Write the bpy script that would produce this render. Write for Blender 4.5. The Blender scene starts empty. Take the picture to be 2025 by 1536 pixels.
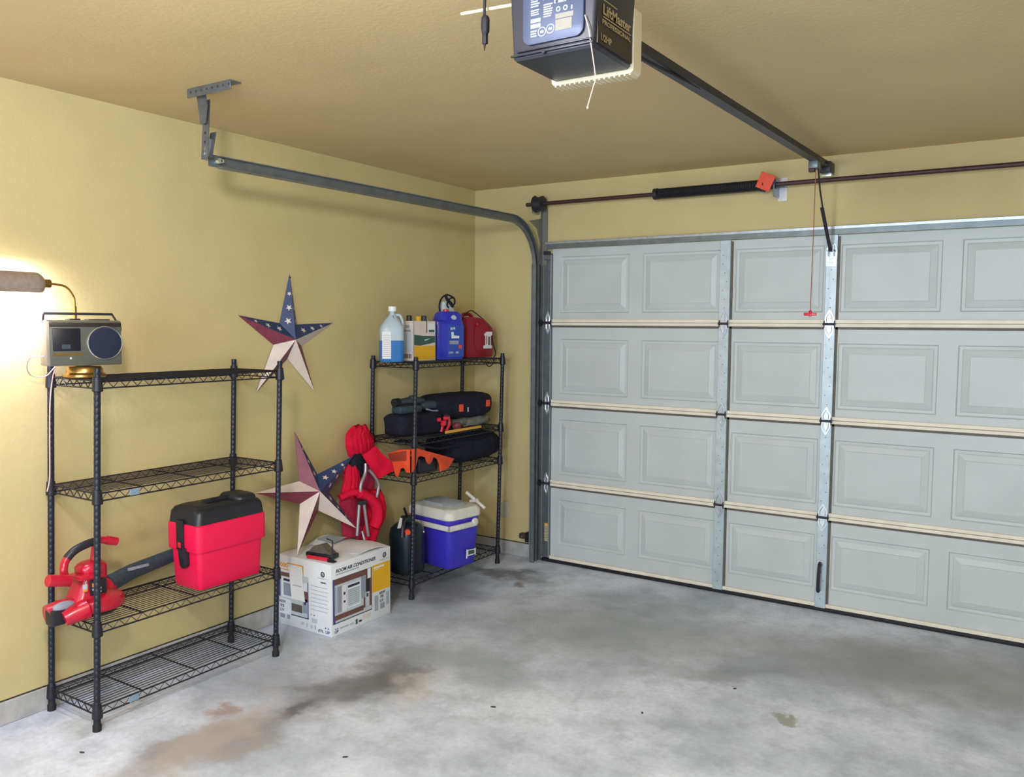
import bpy, bmesh, math, random
from mathutils import Vector, Matrix, noise
PI = math.pi
random.seed(7)
S = bpy.context.scene
COL = S.collection

# ------------------------------------------------------------------ camera
F_PX = 1663.7
yaw, pitch, roll = 0.5703, -0.0745, 0.0067
fw = Vector((-math.sin(yaw)*math.cos(pitch), math.cos(yaw)*math.cos(pitch), math.sin(pitch)))
rt = fw.cross(Vector((0, 0, 1))).normalized()
up = rt.cross(fw)
r2 = rt*math.cos(roll)+up*math.sin(roll)
u2 = -rt*math.sin(roll)+up*math.cos(roll)
cam_d = bpy.data.cameras.new('camera')
cam = bpy.data.objects.new('camera', cam_d)
COL.objects.link(cam)
cam.matrix_world = Matrix(((r2.x, u2.x, -fw.x, 3.4778), (r2.y, u2.y, -fw.y, -4.9247), (r2.z, u2.z, -fw.z, 1.6153), (0, 0, 0, 1)))
cam_d.sensor_fit = 'HORIZONTAL'
cam_d.sensor_width = 36.0
cam_d.lens = F_PX/2025*36.0
cam_d.clip_start = 0.05
S.camera = cam

# ------------------------------------------------------------------ world and exposure
w = bpy.data.worlds.new('world')
S.world = w
w.use_nodes = True
w.node_tree.nodes['Background'].inputs[0].default_value = (0.75, 0.87, 1.0, 1)
w.node_tree.nodes['Background'].inputs[1].default_value = 1.0
S.view_settings.view_transform = 'Standard'
S.view_settings.look = 'None'
S.view_settings.exposure = 0.0
S.view_settings.gamma = 1.0
S.view_settings.use_curve_mapping = False

# ------------------------------------------------------------------ lights
def area(name, loc, target, sx, sy, power, color, shape='RECTANGLE'):
    d = bpy.data.lights.new(name, 'AREA')
    d.shape = shape
    d.size = sx
    d.size_y = sy
    d.energy = power
    d.color = color
    o = bpy.data.objects.new(name, d)
    COL.objects.link(o)
    o.location = loc
    o.rotation_euler = (Vector(target)-Vector(loc)).to_track_quat('-Z', 'Y').to_euler()
    return o
# a ceiling fixture above and to the left of the camera
bd = bpy.data.lights.new('ceiling_bulb_light', 'POINT'); bd.energy = 118; bd.color = (0.98, 0.95, 1.0); bd.shadow_soft_size = 0.10
bo = bpy.data.objects.new('ceiling_bulb_light', bd); COL.objects.link(bo); bo.location = (2.15, -4.25, 2.34)
# added cool fill from above and behind the camera, no real fixture
area('rear_fill_light', (4.4, -5.9, 2.50), (3.4, -3.5, 0), 1.2, 0.5, 72, (0.90, 0.91, 1.0))
# daylight through the opening in the back wall
area('window_daylight', (3.0, -7.40, 1.45), (2.4, 0, 0.9), 3.0, 1.7, 195, (0.57, 0.75, 1.0))

# ------------------------------------------------------------------ helpers
def lin(h):
    h = h.lstrip('#')
    o = []
    for i in (0, 2, 4):
        c = int(h[i:i+2], 16)/255
        o.append(c/12.92 if c <= 0.04045 else ((c+0.055)/1.055)**2.4)
    return (*o, 1)

def mat(name, col, rough=0.5, metal=0.0, var=0.08, vscale=12.0, bump=0.0, bscale=80.0, emit=0.0, trans=0.0, alpha=1.0, spec=0.5, coat=0.0):
    m = bpy.data.materials.new(name)
    m.use_nodes = True
    n = m.node_tree.nodes
    l = m.node_tree.links
    b = n['Principled BSDF']
    c = lin(col)
    b.inputs['Roughness'].default_value = rough
    b.inputs['Metallic'].default_value = metal
    b.inputs['Specular IOR Level'].default_value = spec
    b.inputs['Coat Weight'].default_value = coat
    b.inputs['Transmission Weight'].default_value = trans
    b.inputs['Alpha'].default_value = alpha
    if emit:
        b.inputs['Emission Color'].default_value = c
        b.inputs['Emission Strength'].default_value = emit
    tc = n.new('ShaderNodeTexCoord')
    if var:
        nt = n.new('ShaderNodeTexNoise')
        nt.inputs['Scale'].default_value = vscale
        nt.inputs['Detail'].default_value = 5
        l.new(tc.outputs['Object'], nt.inputs['Vector'])
        mx = n.new('ShaderNodeMix')
        mx.data_type = 'RGBA'
        mx.inputs[6].default_value = tuple(x*(1-var) for x in c[:3])+(1,)
        mx.inputs[7].default_value = tuple(min(1, x*(1+var)) for x in c[:3])+(1,)
        mr = n.new('ShaderNodeMapRange')
        mr.inputs[1].default_value = 0.3
        mr.inputs[2].default_value = 0.7
        l.new(nt.outputs['Fac'], mr.inputs[0])
        l.new(mr.outputs[0], mx.inputs[0])
        l.new(mx.outputs[2], b.inputs['Base Color'])
    else:
        b.inputs['Base Color'].default_value = c
    if bump:
        nb = n.new('ShaderNodeTexNoise')
        nb.inputs['Scale'].default_value = bscale
        nb.inputs['Detail'].default_value = 4
        l.new(tc.outputs['Object'], nb.inputs['Vector'])
        bp = n.new('ShaderNodeBump')
        bp.inputs['Strength'].default_value = bump
        bp.inputs['Distance'].default_value = 0.01
        l.new(nb.outputs['Fac'], bp.inputs['Height'])
        l.new(bp.outputs['Normal'], b.inputs['Normal'])
    return m

M = {}
M['wall'] = mat('tan_wall_paint', '#c4b37e', 0.62, var=0.05, vscale=3, bump=0.12, bscale=55, spec=0.35)
M['ceil'] = mat('tan_ceiling_paint', '#c9b184', 0.75, var=0.04, vscale=2, bump=0.10, bscale=60, spec=0.25)
M['curb'] = mat('concrete_curb', '#a9a7a2', 0.85, var=0.18, vscale=14, bump=0.3, bscale=60)
M['gap'] = mat('dark_gap', '#3a332c', 0.9, var=0.2)
M['door'] = mat('door_paint', '#bcc2bf', 0.45, var=0.05, vscale=3.5, bump=0.08, bscale=180)
M['rail'] = mat('cream_rail_paint', '#e2d9c4', 0.5, var=0.07, vscale=10)
M['galv'] = mat('galvanised_steel', '#b4bcc2', 0.38, 0.75, var=0.14, vscale=30, bump=0.05)
M['galvp'] = mat('painted_steel_strut', '#b3c0c4', 0.42, 0.35, var=0.1, vscale=20)
M['dgalv'] = mat('dull_grey_steel', '#6d7478', 0.45, 0.6, var=0.15, vscale=25)
M['track'] = mat('grey_track_steel', '#747c7c', 0.42, 0.55, var=0.15, vscale=20)
M['bright'] = mat('bright_zinc', '#dfe6ea', 0.25, 0.9, var=0.05)
M['rust'] = mat('brown_painted_steel', '#452f2f', 0.5, 0.3, var=0.2, vscale=30)
M['dark'] = mat('dark_iron', '#35333c', 0.45, 0.4, var=0.2, vscale=40)
M['black'] = mat('black_plastic', '#1d1f26', 0.42, var=0.15, vscale=25)
M['black2'] = mat('black_fabric', '#1e1f2b', 0.9, var=0.25, vscale=30, bump=0.4, bscale=120, spec=0.2)
M['rackpost'] = mat('black_epoxy_post', '#20222c', 0.4, 0.2, var=0.25, vscale=60)
M['rackwire'] = mat('black_epoxy_wire', '#1f1f27', 0.42, 0.2, var=0.2, vscale=60)
M['tag'] = mat('blue_grey_tag', '#7f93a8', 0.4, 0.1, var=0.05)
M['rubber'] = mat('black_rubber', '#15151c', 0.7, var=0.1)
M['ored'] = mat('orange_red_tag', '#dd4a26', 0.5, var=0.05)
M['redpl'] = mat('red_plastic', '#d51f38', 0.35, var=0.06, coat=0.2)
M['tbred'] = mat('toolbox_red_plastic', '#ec0f48', 0.4, var=0.03)
M['blowred'] = mat('blower_red_plastic', '#b81230', 0.3, var=0.12, coat=0.2)
M['maroonpl'] = mat('gas_can_red_plastic', '#8e0f2a', 0.4, var=0.1)
M['white'] = mat('white_plastic', '#e4e6e2', 0.4, var=0.04)
M['offwhite'] = mat('aged_white_plastic', '#d6d3c6', 0.45, var=0.1, vscale=18)
M['cool'] = mat('violet_blue_plastic', '#3d33b8', 0.38, var=0.05)
M['bluejug'] = mat('blue_jug_plastic', '#2c33b4', 0.28, var=0.05, coat=0.3)
M['bluelabel'] = mat('blue_jug_label', '#2b49a4', 0.4, var=0.05)
M['brass'] = mat('aged_brass', '#b08a4c', 0.28, 0.95, var=0.15)
M['shade'] = mat('grey_bronze_shade', '#948376', 0.45, 0.2, var=0.12, vscale=60)
M['cardw'] = mat('white_printed_cardboard', '#dcdedd', 0.6, var=0.04, vscale=10)
M['paper'] = mat('white_paper', '#e3e1dc', 0.7, var=0.02)
M['ink'] = mat('dark_blue_ink', '#2a2c48', 0.6, var=0)
M['inkg'] = mat('grey_ink', '#9aa3ac', 0.6, var=0)
M['brown'] = mat('brown_print', '#6a453b', 0.6, var=0.2, vscale=30)
M['greyp'] = mat('pale_grey_print', '#b7c1c4', 0.6, var=0.04)
M['greyp2'] = mat('mid_grey_print', '#8b93a0', 0.6, var=0.08, vscale=50)
M['yel'] = mat('yellow_print', '#dba60f', 0.55, var=0.04)
M['org'] = mat('orange_print', '#e39a3c', 0.6, var=0)
M['green'] = mat('green_print', '#31544a', 0.6, var=0.1)
M['violet'] = mat('violet_print', '#4a4690', 0.6, var=0)
M['navy'] = mat('navy_star_paint', '#2b3d63', 0.5, var=0.15, vscale=30)
M['starred'] = mat('barn_red_star_paint', '#7c3344', 0.5, var=0.18, vscale=25)
M['cream'] = mat('cream_star_paint', '#d4c5ba', 0.5, var=0.08, vscale=20)
M['chairred'] = mat('red_canvas', '#cf1034', 0.85, var=0.12, vscale=20, bump=0.4, bscale=200, spec=0.2)
M['chairred2'] = mat('faded_red_mesh', '#a82a48', 0.85, var=0.12, vscale=20, bump=0.4, bscale=200, spec=0.2)
M['tube'] = mat('grey_chair_tube', '#a9a4a4', 0.35, 0.6, var=0.05)
M['orange'] = mat('orange_nylon', '#dc4a20', 0.7, var=0.12, vscale=20, bump=0.2)
M['dorange'] = mat('shaded_orange_nylon', '#8a2c16', 0.8, var=0.12, vscale=20, bump=0.2)  # the orange nylon darkened to stand for shade
M['teal'] = mat('teal_grey_plastic', '#2c3c46', 0.5, var=0.25, vscale=40)
M['tank'] = mat('dark_teal_tank_paint', '#16262f', 0.35, 0.2, var=0.15, vscale=20)
M['jug'] = mat('translucent_jug_plastic', '#afbec4', 0.35, var=0.03)
M['fluid'] = mat('blue_washer_fluid', '#2f6fae', 0.3, var=0.05)
M['radio'] = mat('radio_grey_green_plastic', '#54564b', 0.45, 0.15, var=0.08)
M['radios'] = mat('radio_silver_side', '#8f8577', 0.4, 0.3, var=0.05)
M['grille'] = mat('blue_black_speaker_grille', '#131a30', 0.85, 0.0, var=0.25, vscale=160)
M['win'] = mat('cassette_window', '#12121f', 0.4, var=0.1)
M['opbody'] = mat('opener_dark_metal', '#33363f', 0.38, 0.35, var=0.08)
M['opside'] = mat('opener_brown_black_panel', '#2f2824', 0.42, 0.2, var=0.12)
M['oppanel'] = mat('opener_blue_grey_panel', '#3f4a63', 0.5, 0.3, var=0.08)
M['oplab'] = mat('opener_label_print', '#8f9bb0', 0.4, var=0)
M['gold'] = mat('gold_lettering', '#a5946a', 0.5, var=0)
M['lens'] = mat('cream_light_lens', '#d8cba8', 0.4, var=0.05)
M['silver'] = mat('silver_label', '#77776e', 0.5, 0.2, var=0.05)
M['pink'] = mat('pale_wire_insulation', '#c9a9a0', 0.5, var=0)
M['cord'] = mat('dull_red_cord', '#9a5a40', 0.8, var=0.1)
M['yellow'] = mat('yellow_wood', '#cf9a35', 0.6, var=0.1)
M['rtop'] = mat('coolergrey_lid', '#a9b2b4', 0.55, var=0.12, vscale=20)
M['plate'] = mat('painted_cover_plate', '#b5b09a', 0.5, var=0.02)
M['sticker'] = mat('tan_sticker', '#c2b187', 0.6, var=0.05)
M['wedge'] = mat('brown_grey_wedge', '#5c5348', 0.6, var=0.2, vscale=30)
M['rearglass'] = mat('sky_behind_window', '#dfe9f5', 0.3, var=0, emit=1.0)
M['trimw'] = mat('white_trim', '#dcdcd8', 0.5, var=0.02)
M['bulb'] = mat('lit_bulb', '#f0efff', 0.3, var=0, emit=40.0)
M['greyc'] = mat('grey_cloth', '#6f6f66', 0.9, var=0.2, vscale=30, bump=0.3)

def floor_mat():
    m = bpy.data.materials.new('stained_concrete')
    m.use_nodes = True
    n = m.node_tree.nodes
    l = m.node_tree.links
    b = n['Principled BSDF']
    b.inputs['Roughness'].default_value = 0.55
    b.inputs['Specular IOR Level'].default_value = 0.35
    geo = n.new('ShaderNodeNewGeometry')
    def noise_tex(scale, detail=6, rough=0.6):
        t = n.new('ShaderNodeTexNoise')
        t.inputs['Scale'].default_value = scale
        t.inputs['Detail'].default_value = detail
        t.inputs['Roughness'].default_value = rough
        l.new(geo.outputs['Position'], t.inputs['Vector'])
        return t
    def mixc(fac, a, bcol):
        x = n.new('ShaderNodeMix')
        x.data_type = 'RGBA'
        if isinstance(fac, float): x.inputs[0].default_value = fac
        else: l.new(fac, x.inputs[0])
        for i, v in ((6, a), (7, bcol)):
            if isinstance(v, tuple): x.inputs[i].default_value = v
            else: l.new(v, x.inputs[i])
        return x.outputs[2]
    def ramp(src, a, bb, lo=0.0, hi=1.0):
        r = n.new('ShaderNodeMapRange')
        r.interpolation_type = 'SMOOTHSTEP'
        r.inputs[1].default_value = a
        r.inputs[2].default_value = bb
        r.inputs[3].default_value = lo
        r.inputs[4].default_value = hi
        l.new(src, r.inputs[0])
        return r.outputs[0]
    big = noise_tex(1.3, 7, 0.62)
    mid = noise_tex(6, 8, 0.65)
    fine = noise_tex(45, 4, 0.6)
    c = mixc(ramp(big.outputs['Fac'], 0.35, 0.66), lin('#b2becd'), lin('#e3ebf9'))
    c = mixc(ramp(mid.outputs['Fac'], 0.42, 0.75, 0, 0.55), c, lin('#8f9aa3'))
    c = mixc(ramp(fine.outputs['Fac'], 0.3, 0.75, 0, 0.22), c, lin('#8b8c8c'))
    wn = noise_tex(3.5, 5, 0.6)
    sub = n.new('ShaderNodeVectorMath'); sub.operation = 'SUBTRACT'
    l.new(wn.outputs['Color'], sub.inputs[0]); sub.inputs[1].default_value = (0.5, 0.5, 0.5)
    sc = n.new('ShaderNodeVectorMath'); sc.operation = 'SCALE'; sc.inputs['Scale'].default_value = 0.55
    l.new(sub.outputs[0], sc.inputs[0])
    wp = n.new('ShaderNodeVectorMath'); wp.operation = 'ADD'
    l.new(geo.outputs['Position'], wp.inputs[0]); l.new(sc.outputs[0], wp.inputs[1])
    # stains and dark patches: x, y, rx, ry, angle, colour, strength, inner edge
    stains_and_patches = [
        (0.96, -2.12, 0.13, 0.24, -0.15, '#3f4246', 0.92, 0.1),
        (0.92, -2.12, 0.24, 0.55, -0.1, '#75787b', 0.85, 0.25),
        (0.90, -2.52, 0.08, 0.16, 0.0, '#55565f', 0.85, 0.1),
        (0.82, -2.95, 0.16, 0.50, -0.15, '#8d8885', 0.8, 0.3),
        (0.55, -0.40, 0.38, 0.10, 0.1, '#565a5e', 0.8, 0.2),
        (0.77, -0.50, 0.07, 0.05, 0.0, '#7a6f5a', 0.8, 0.3),
        (0.40, -0.85, 0.30, 0.45, 0.3, '#5f6265', 0.7, 0.3),  # dark patch on the floor under the cooler
        (1.25, -1.75, 0.35, 0.22, -0.5, '#93a09e', 0.6, 0.3),
        (0.80, -2.85, 0.10, 0.6, 0.3, '#b9b0a6', 0.5, 0.2),
        (0.62, -2.72, 0.06, 0.08, 0.0, '#a8918a', 0.8, 0.2),
        (3.1, -0.6, 1.1, 0.5, 0.2, '#8d8a85', 0.7, 0.2), (1.6, -0.9, 0.9, 0.6, 0.3, '#8b9291', 0.6, 0.2), (2.3, -1.1, 0.35, 0.12, 0.5, '#80868a', 0.55, 0.2), (1.15, -2.10, 0.20, 0.12, -0.6, '#cbbda6', 0.3, 0.2),
        (2.6, -1.45, 0.05, 0.04, 0.0, '#9a9c92', 0.9, 0.5),
    ]
    for (x, y, rx, ry, an, colr, st, inner) in stains_and_patches:
        mp = n.new('ShaderNodeMapping')
        mp.vector_type = 'TEXTURE'
        mp.inputs['Location'].default_value = (x, y, 0)
        mp.inputs['Rotation'].default_value = (0, 0, an)
        mp.inputs['Scale'].default_value = (rx, ry, 1)
        l.new(wp.outputs[0], mp.inputs['Vector'])
        sx = n.new('ShaderNodeVectorMath'); sx.operation = 'MULTIPLY'; sx.inputs[1].default_value = (1, 1, 0)
        l.new(mp.outputs[0], sx.inputs[0])
        ln = n.new('ShaderNodeVectorMath'); ln.operation = 'LENGTH'
        l.new(sx.outputs[0], ln.inputs[0])
        c = mixc(ramp(ln.outputs['Value'], 1.25, inner, 0, st), c, lin(colr))
    l.new(c, b.inputs['Base Color'])
    bp = n.new('ShaderNodeBump'); bp.inputs['Strength'].default_value = 0.25; bp.inputs['Distance'].default_value = 0.01
    l.new(mid.outputs['Fac'], bp.inputs['Height']); l.new(bp.outputs[0], b.inputs['Normal'])
    return m
M['floor'] = floor_mat()

_tc = {}
def text_mesh(s, size, shear=0.0):
    k = (s, size, shear)
    if k in _tc: return _tc[k]
    c = bpy.data.curves.new('text', 'FONT')
    c.body = s; c.size = size; c.shear = shear
    c.resolution_u = 3; c.offset = size*0.028
    o = bpy.data.objects.new('text', c)
    COL.objects.link(o)
    bpy.context.view_layer.update()
    me = bpy.data.meshes.new_from_object(o.evaluated_get(bpy.context.evaluated_depsgraph_get()))
    vs = [v.co.copy() for v in me.vertices]; fs = [list(p.vertices) for p in me.polygons]
    bpy.data.objects.remove(o); bpy.data.curves.remove(c); bpy.data.meshes.remove(me)
    _tc[k] = (vs, fs)
    return _tc[k]

class MB:
    """collects shapes into one mesh"""
    def __init__(self, m=None):
        self.bm = bmesh.new(); self.mats = []; self.m = m
        self.X = Matrix.Identity(4)
    def _mi(self, m=None):
        m = m or self.m
        if m not in self.mats: self.mats.append(m)
        return self.mats.index(m)
    def add(self, vs, fs, m=None, X=None):
        T = self.X @ X if X is not None else self.X
        bv = [self.bm.verts.new(T @ Vector(v)) for v in vs]
        i = self._mi(m)
        for f in fs:
            try:
                ff = self.bm.faces.new([bv[k] for k in f]); ff.material_index = i
            except ValueError: pass
        return self
    def box(self, x0, x1, y0, y1, z0, z1, m=None, bev=0.0, seg=2, X=None, taper=None):
        t = bmesh.new()
        bmesh.ops.create_cube(t, size=1)
        for v in t.verts:
            sx, sy, sz = v.co
            kx = ky = 1.0
            if taper and sz < 0: kx, ky = taper
            v.co = Vector(((x0+x1)/2+sx*(x1-x0)*kx, (y0+y1)/2+sy*(y1-y0)*ky, (z0+z1)/2+sz*(z1-z0)))
        if bev: bmesh.ops.bevel(t, geom=list(t.edges), offset=bev, segments=seg, affect='EDGES', profile=0.5)
        self._merge(t, m, X); return self
    def _merge(self, t, m=None, X=None):
        t.verts.ensure_lookup_table(); t.verts.index_update()
        vs = [v.co.copy() for v in t.verts]; fs = [[v.index for v in f.verts] for f in t.faces]
        t.free(); self.add(vs, fs, m, X)
    def loft(self, rings, m=None, X=None, cap=True, close=False):
        n = len(rings[0]); vs = [p for r in rings for p in r]; fs = []
        R = len(rings)
        for a in range(R if close else R-1):
            b = (a+1) % R
            for k in range(n):
                q = (k+1) % n
                fs.append([a*n+k, a*n+q, b*n+q, b*n+k])
        if cap and not close:
            fs.append(list(range(n))[::-1]); fs.append([(R-1)*n+k for k in range(n)])
        self.add(vs, fs, m, X); return self
    def tube(self, pts, r=0.003, n=6, m=None, X=None, closed=False, cap=True, flat=1.0):
        pts = [Vector(p) for p in pts]; L = len(pts); rings = []
        prev = None
        for i, p in enumerate(pts):
            if closed: d = (pts[(i+1) % L]-pts[i-1])
            else: d = pts[min(i+1, L-1)]-pts[max(i-1, 0)]
            if d.length < 1e-9: d = Vector((0, 0, 1))
            d.normalize()
            if prev is None:
                a = Vector((0, 0, 1)) if abs(d.z) < 0.9 else Vector((1, 0, 0))
                s = d.cross(a).normalized()
            else:
                s = (prev-d*prev.dot(d)).normalized()
            prev = s; t = d.cross(s)
            rr = r[i] if isinstance(r, (list, tuple)) else r
            rings.append([p+(s*math.cos(2*PI*k/n)+t*math.sin(2*PI*k/n)*flat)*rr for k in range(n)])
        self.loft(rings, m, X, cap=cap, close=closed); return self
    def cyl(self, p0, p1, r, n=16, m=None, X=None, r1=None):
        self.tube([p0, p1], [r, r if r1 is None else r1], n, m, X); return self
    def lathe(self, prof, n=24, m=None, X=None, cap=True):
        rings = [[Vector((r*math.cos(2*PI*k/n), r*math.sin(2*PI*k/n), z)) for k in range(n)] for r, z in prof]
        self.loft(rings, m, X, cap=cap); return self
    def prism(self, poly, a, b, axis='x', m=None, X=None, bev=0.0):
        """poly in the two other axes, extruded from a to b"""
        def P(p, t):
            if axis == 'x': return Vector((t, p[0], p[1]))
            if axis == 'y': return Vector((p[0], t, p[1]))
            return Vector((p[0], p[1], t))
        t = bmesh.new(); n = len(poly)
        va = [t.verts.new(P(p, a)) for p in poly]; vb = [t.verts.new(P(p, b)) for p in poly]
        t.faces.new(va[::-1]); t.faces.new(vb)
        for k in range(n): t.faces.new([va[k], va[(k+1) % n], vb[(k+1) % n], vb[k]])
        bmesh.ops.recalc_face_normals(t, faces=t.faces)
        if bev: bmesh.ops.bevel(t, geom=list(t.edges), offset=bev, segments=2, affect='EDGES', profile=0.5)
        self._merge(t, m, X); return self
    def grid(self, fn, nu, nv, m=None, X=None, th=0.0):
        P = [[Vector(fn(i/nu, j/nv)) for j in range(nv+1)] for i in range(nu+1)]
        vs = [P[i][j] for i in range(nu+1) for j in range(nv+1)]
        W = nv+1; fs = [[i*W+j, (i+1)*W+j, (i+1)*W+j+1, i*W+j+1] for i in range(nu) for j in range(nv)]
        if th:
            N = len(vs); off = []
            for i in range(nu+1):
                for j in range(nv+1):
                    a = P[min(i+1, nu)][j]-P[max(i-1, 0)][j]; b = P[i][min(j+1, nv)]-P[i][max(j-1, 0)]
                    nn = a.cross(b)
                    nn = nn.normalized() if nn.length > 1e-9 else Vector((1, 0, 0))
                    off.append(P[i][j]-nn*th)
            vs += off
            fs += [[q+N for q in f][::-1] for f in fs]
            B = [i*W for i in range(nu+1)]+[nu*W+j for j in range(1, nv+1)]+[i*W+nv for i in range(nu-1, -1, -1)]+[j for j in range(nv-1, 0, -1)]
            for k in range(len(B)):
                a, b = B[k], B[(k+1) % len(B)]
                fs.append([b, a, a+N, b+N])
        self.add(vs, fs, m, X); return self
    def blob(self, c, r, p=2.5, amp=0.06, fr=4.0, m=None, X=None, seed=0, nu=36, nv=20, flatbot=None):
        c = Vector(c); rings = []
        def sg(v, e): return math.copysign(abs(v)**e, v)
        e = 2.0/p
        for j in range(nv+1):
            ph = -PI/2+PI*j/nv; ring = []
            for k in range(nu):
                th = 2*PI*k/nu
                q = Vector((sg(math.cos(ph), e)*sg(math.cos(th), e), sg(math.cos(ph), e)*sg(math.sin(th), e), sg(math.sin(ph), e)))
                v = Vector((q.x*r[0], q.y*r[1], q.z*r[2]))
                s = 1+amp*noise.noise(v*fr/max(r)+Vector((seed*7.1, 0, 0)))*2
                v = c+v*s
                if flatbot is not None: v.z = max(v.z, flatbot)
                ring.append(v)
            rings.append(ring)
        self.loft(rings, m, X); return self
    def text(self, s, size, O, U, V, m=None, shear=0.0, width=None, off=0.0006, align='l'):
        vs, fs = text_mesh(s, size, shear)
        if not vs: return self
        O, U, V = Vector(O), Vector(U).normalized(), Vector(V).normalized(); N = U.cross(V)
        x0 = min(v.x for v in vs); x1 = max(v.x for v in vs)
        k = width/(x1-x0) if width else 1.0
        sh = -0.5*(x1-x0)*k if align == 'c' else 0
        self.add([O+U*((v.x-x0)*k+sh)+V*v.y+N*off for v in vs], fs, m); return self
    def rect(self, O, U, V, u0, u1, v0, v1, m=None, off=0.0004):
        O, U, V = Vector(O), Vector(U).normalized(), Vector(V).normalized(); N = U.cross(V)
        c = [(u0, v0), (u1, v0), (u1, v1), (u0, v1)]
        self.add([O+U*a+V*b+N*off for a, b in c], [[0, 1, 2, 3]], m); return self
    def poly(self, O, U, V, pts, m=None, off=0.0004):
        O, U, V = Vector(O), Vector(U).normalized(), Vector(V).normalized(); N = U.cross(V)
        self.add([O+U*a+V*b+N*off for a, b in pts], [list(range(len(pts)))], m); return self
    def ring(self, O, U, V, cu, cv, r0, r1, m=None, off=0.0005, n=24):
        O, U, V = Vector(O), Vector(U).normalized(), Vector(V).normalized(); N = U.cross(V)
        vs = []
        for k in range(n):
            a = 2*PI*k/n
            for r in (r0, r1): vs.append(O+U*(cu+r*math.cos(a))+V*(cv+r*math.sin(a))+N*off)
        self.add(vs, [[2*k, 2*k+1, (2*k+3) % (2*n), (2*k+2) % (2*n)] for k in range(n)], m); return self
    def build(self, name, parent=None, smooth=38.0, fix=True, kind=None, label=None):
        bm = self.bm
        if fix: bmesh.ops.recalc_face_normals(bm, faces=bm.faces)
        if smooth:
            a = math.radians(smooth)
            for f in bm.faces: f.smooth = True
            for e in bm.edges:
                e.smooth = (len(e.link_faces) == 2 and e.calc_face_angle(0) < a)
        me = bpy.data.meshes.new(name); bm.to_mesh(me); bm.free()
        for m in self.mats: me.materials.append(M[m])
        o = bpy.data.objects.new(name, me); COL.objects.link(o)
        if parent is not None: o.parent = parent
        if kind: o['kind'] = kind
        if label: o['label'] = label
        return o

def tag(o, label, cat, group=None):
    o['label'] = label; o['category'] = cat
    if group: o['group'] = group
    return o
def thing(name, label, cat, loc=(0, 0, 0), rotz=0.0, group=None):
    o = bpy.data.objects.new(name, None); COL.objects.link(o)
    o.location = loc; o.rotation_euler = (0, 0, rotz); o.empty_display_size = 0.05
    return tag(o, label, cat, group)
def child_copy(src, parent, loc=None):
    c = src.copy(); COL.objects.link(c); c.parent = parent
    if loc is not None: c.location = loc
    return c
def rrect(cx, cy, w, h, r, n=4):
    """rounded rectangle ring in xy"""
    pts = []
    for qx, qy, a0 in ((1, 1, 0), (-1, 1, 90), (-1, -1, 180), (1, -1, 270)):
        for k in range(n+1):
            a = math.radians(a0+90*k/n)
            pts.append((cx+qx*(w/2-r)+r*math.cos(a), cy+qy*(h/2-r)+r*math.sin(a)))
    return pts
def rings_z(spec, n=4):
    """spec: (z, cx, cy, w, d, r)"""
    return [[Vector((x, y, z)) for x, y in rrect(cx, cy, a, b, r, n)] for z, cx, cy, a, b, r in spec]
def smooth_pts(P, k=6):
    P = [Vector(p) for p in P]; out = []
    for i in range(len(P)-1):
        p0 = P[max(i-1, 0)]; p1 = P[i]; p2 = P[i+1]; p3 = P[min(i+2, len(P)-1)]
        for j in range(k):
            t = j/k
            out.append(0.5*((2*p1)+(p2-p0)*t+(2*p0-5*p1+4*p2-p3)*t*t+(3*p1-p0-3*p2+p3)*t**3))
    out.append(P[-1]); return out

# ------------------------------------------------------------------ the garage shell
H = 2.562
XR, YB = 6.3, -7.6
CB = 0.096
DX0, DX1 = 0.57, 5.46          # door opening
DH = 2.13
def struct(mb, name, label, cat='wall', **k):
    o = mb.build(name, smooth=k.get('smooth', 0)); o['kind'] = 'structure'; o['label'] = label; o['category'] = cat; return o
struct(MB('floor').box(-0.15, XR+0.15, YB-0.15, 0.4, -0.12, 0.0), 'floor', 'grey stained concrete garage floor', 'floor')
struct(MB('ceil').box(-0.15, XR+0.15, YB-0.15, 0.2, H, H+0.12), 'ceiling', 'tan painted textured garage ceiling', 'ceiling')
struct(MB('wall').box(-0.15, 0.0, YB-0.15, 0.2, CB+0.008, H), 'wall_left', 'tan painted long wall behind the shelving racks')
wf = MB('wall')
wf.box(0, DX0-0.04, 0.0, 0.2, CB+0.008, H); wf.box(DX0-0.04, DX1+0.04, 0.0, 0.2, DH+0.01, H); wf.box(DX1+0.04, XR, 0.0, 0.2, CB+0.008, H)
struct(wf, 'wall_front', 'tan painted wall around the garage door')
struct(MB('wall').box(XR, XR+0.15, YB, 0.2, 0.0, H), 'wall_right', 'tan painted wall of the far bay')
wb = MB('wall')
wb.box(-0.15, 1.5, YB-0.15, YB, 0, H); wb.box(4.5, XR, YB-0.15, YB, 0, H); wb.box(1.5, 4.5, YB-0.15, YB, 0, 0.6); wb.box(1.5, 4.5, YB-0.15, YB, 2.3, H)
struct(wb, 'wall_back', 'tan painted wall behind the camera')
wd = MB('trimw')
for a in (1.5, 2.98, 4.46): wd.box(a, a+0.04, YB-0.1, YB-0.05, 0.6, 2.3)
wd.box(1.5, 4.5, YB-0.1, YB-0.05, 0.6, 0.64); wd.box(1.5, 4.5, YB-0.1, YB-0.05, 2.26, 2.3)
struct(wd, 'window_1', 'white framed window in the back wall', 'window')
tb = MB('curb'); tb.box(-0.12, 0.004, YB, 0.0, 0, CB, bev=0.003, seg=1)
tb.box(-0.1, -0.004, YB, 0.0, CB, CB+0.008, 'gap')
struct(tb, 'trim_1', 'low concrete curb under the left wall', 'curb')
tb = MB('curb'); tb.box(0.004, DX0-0.045, -0.004, 0.12, 0, CB, bev=0.003, seg=1)
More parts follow.
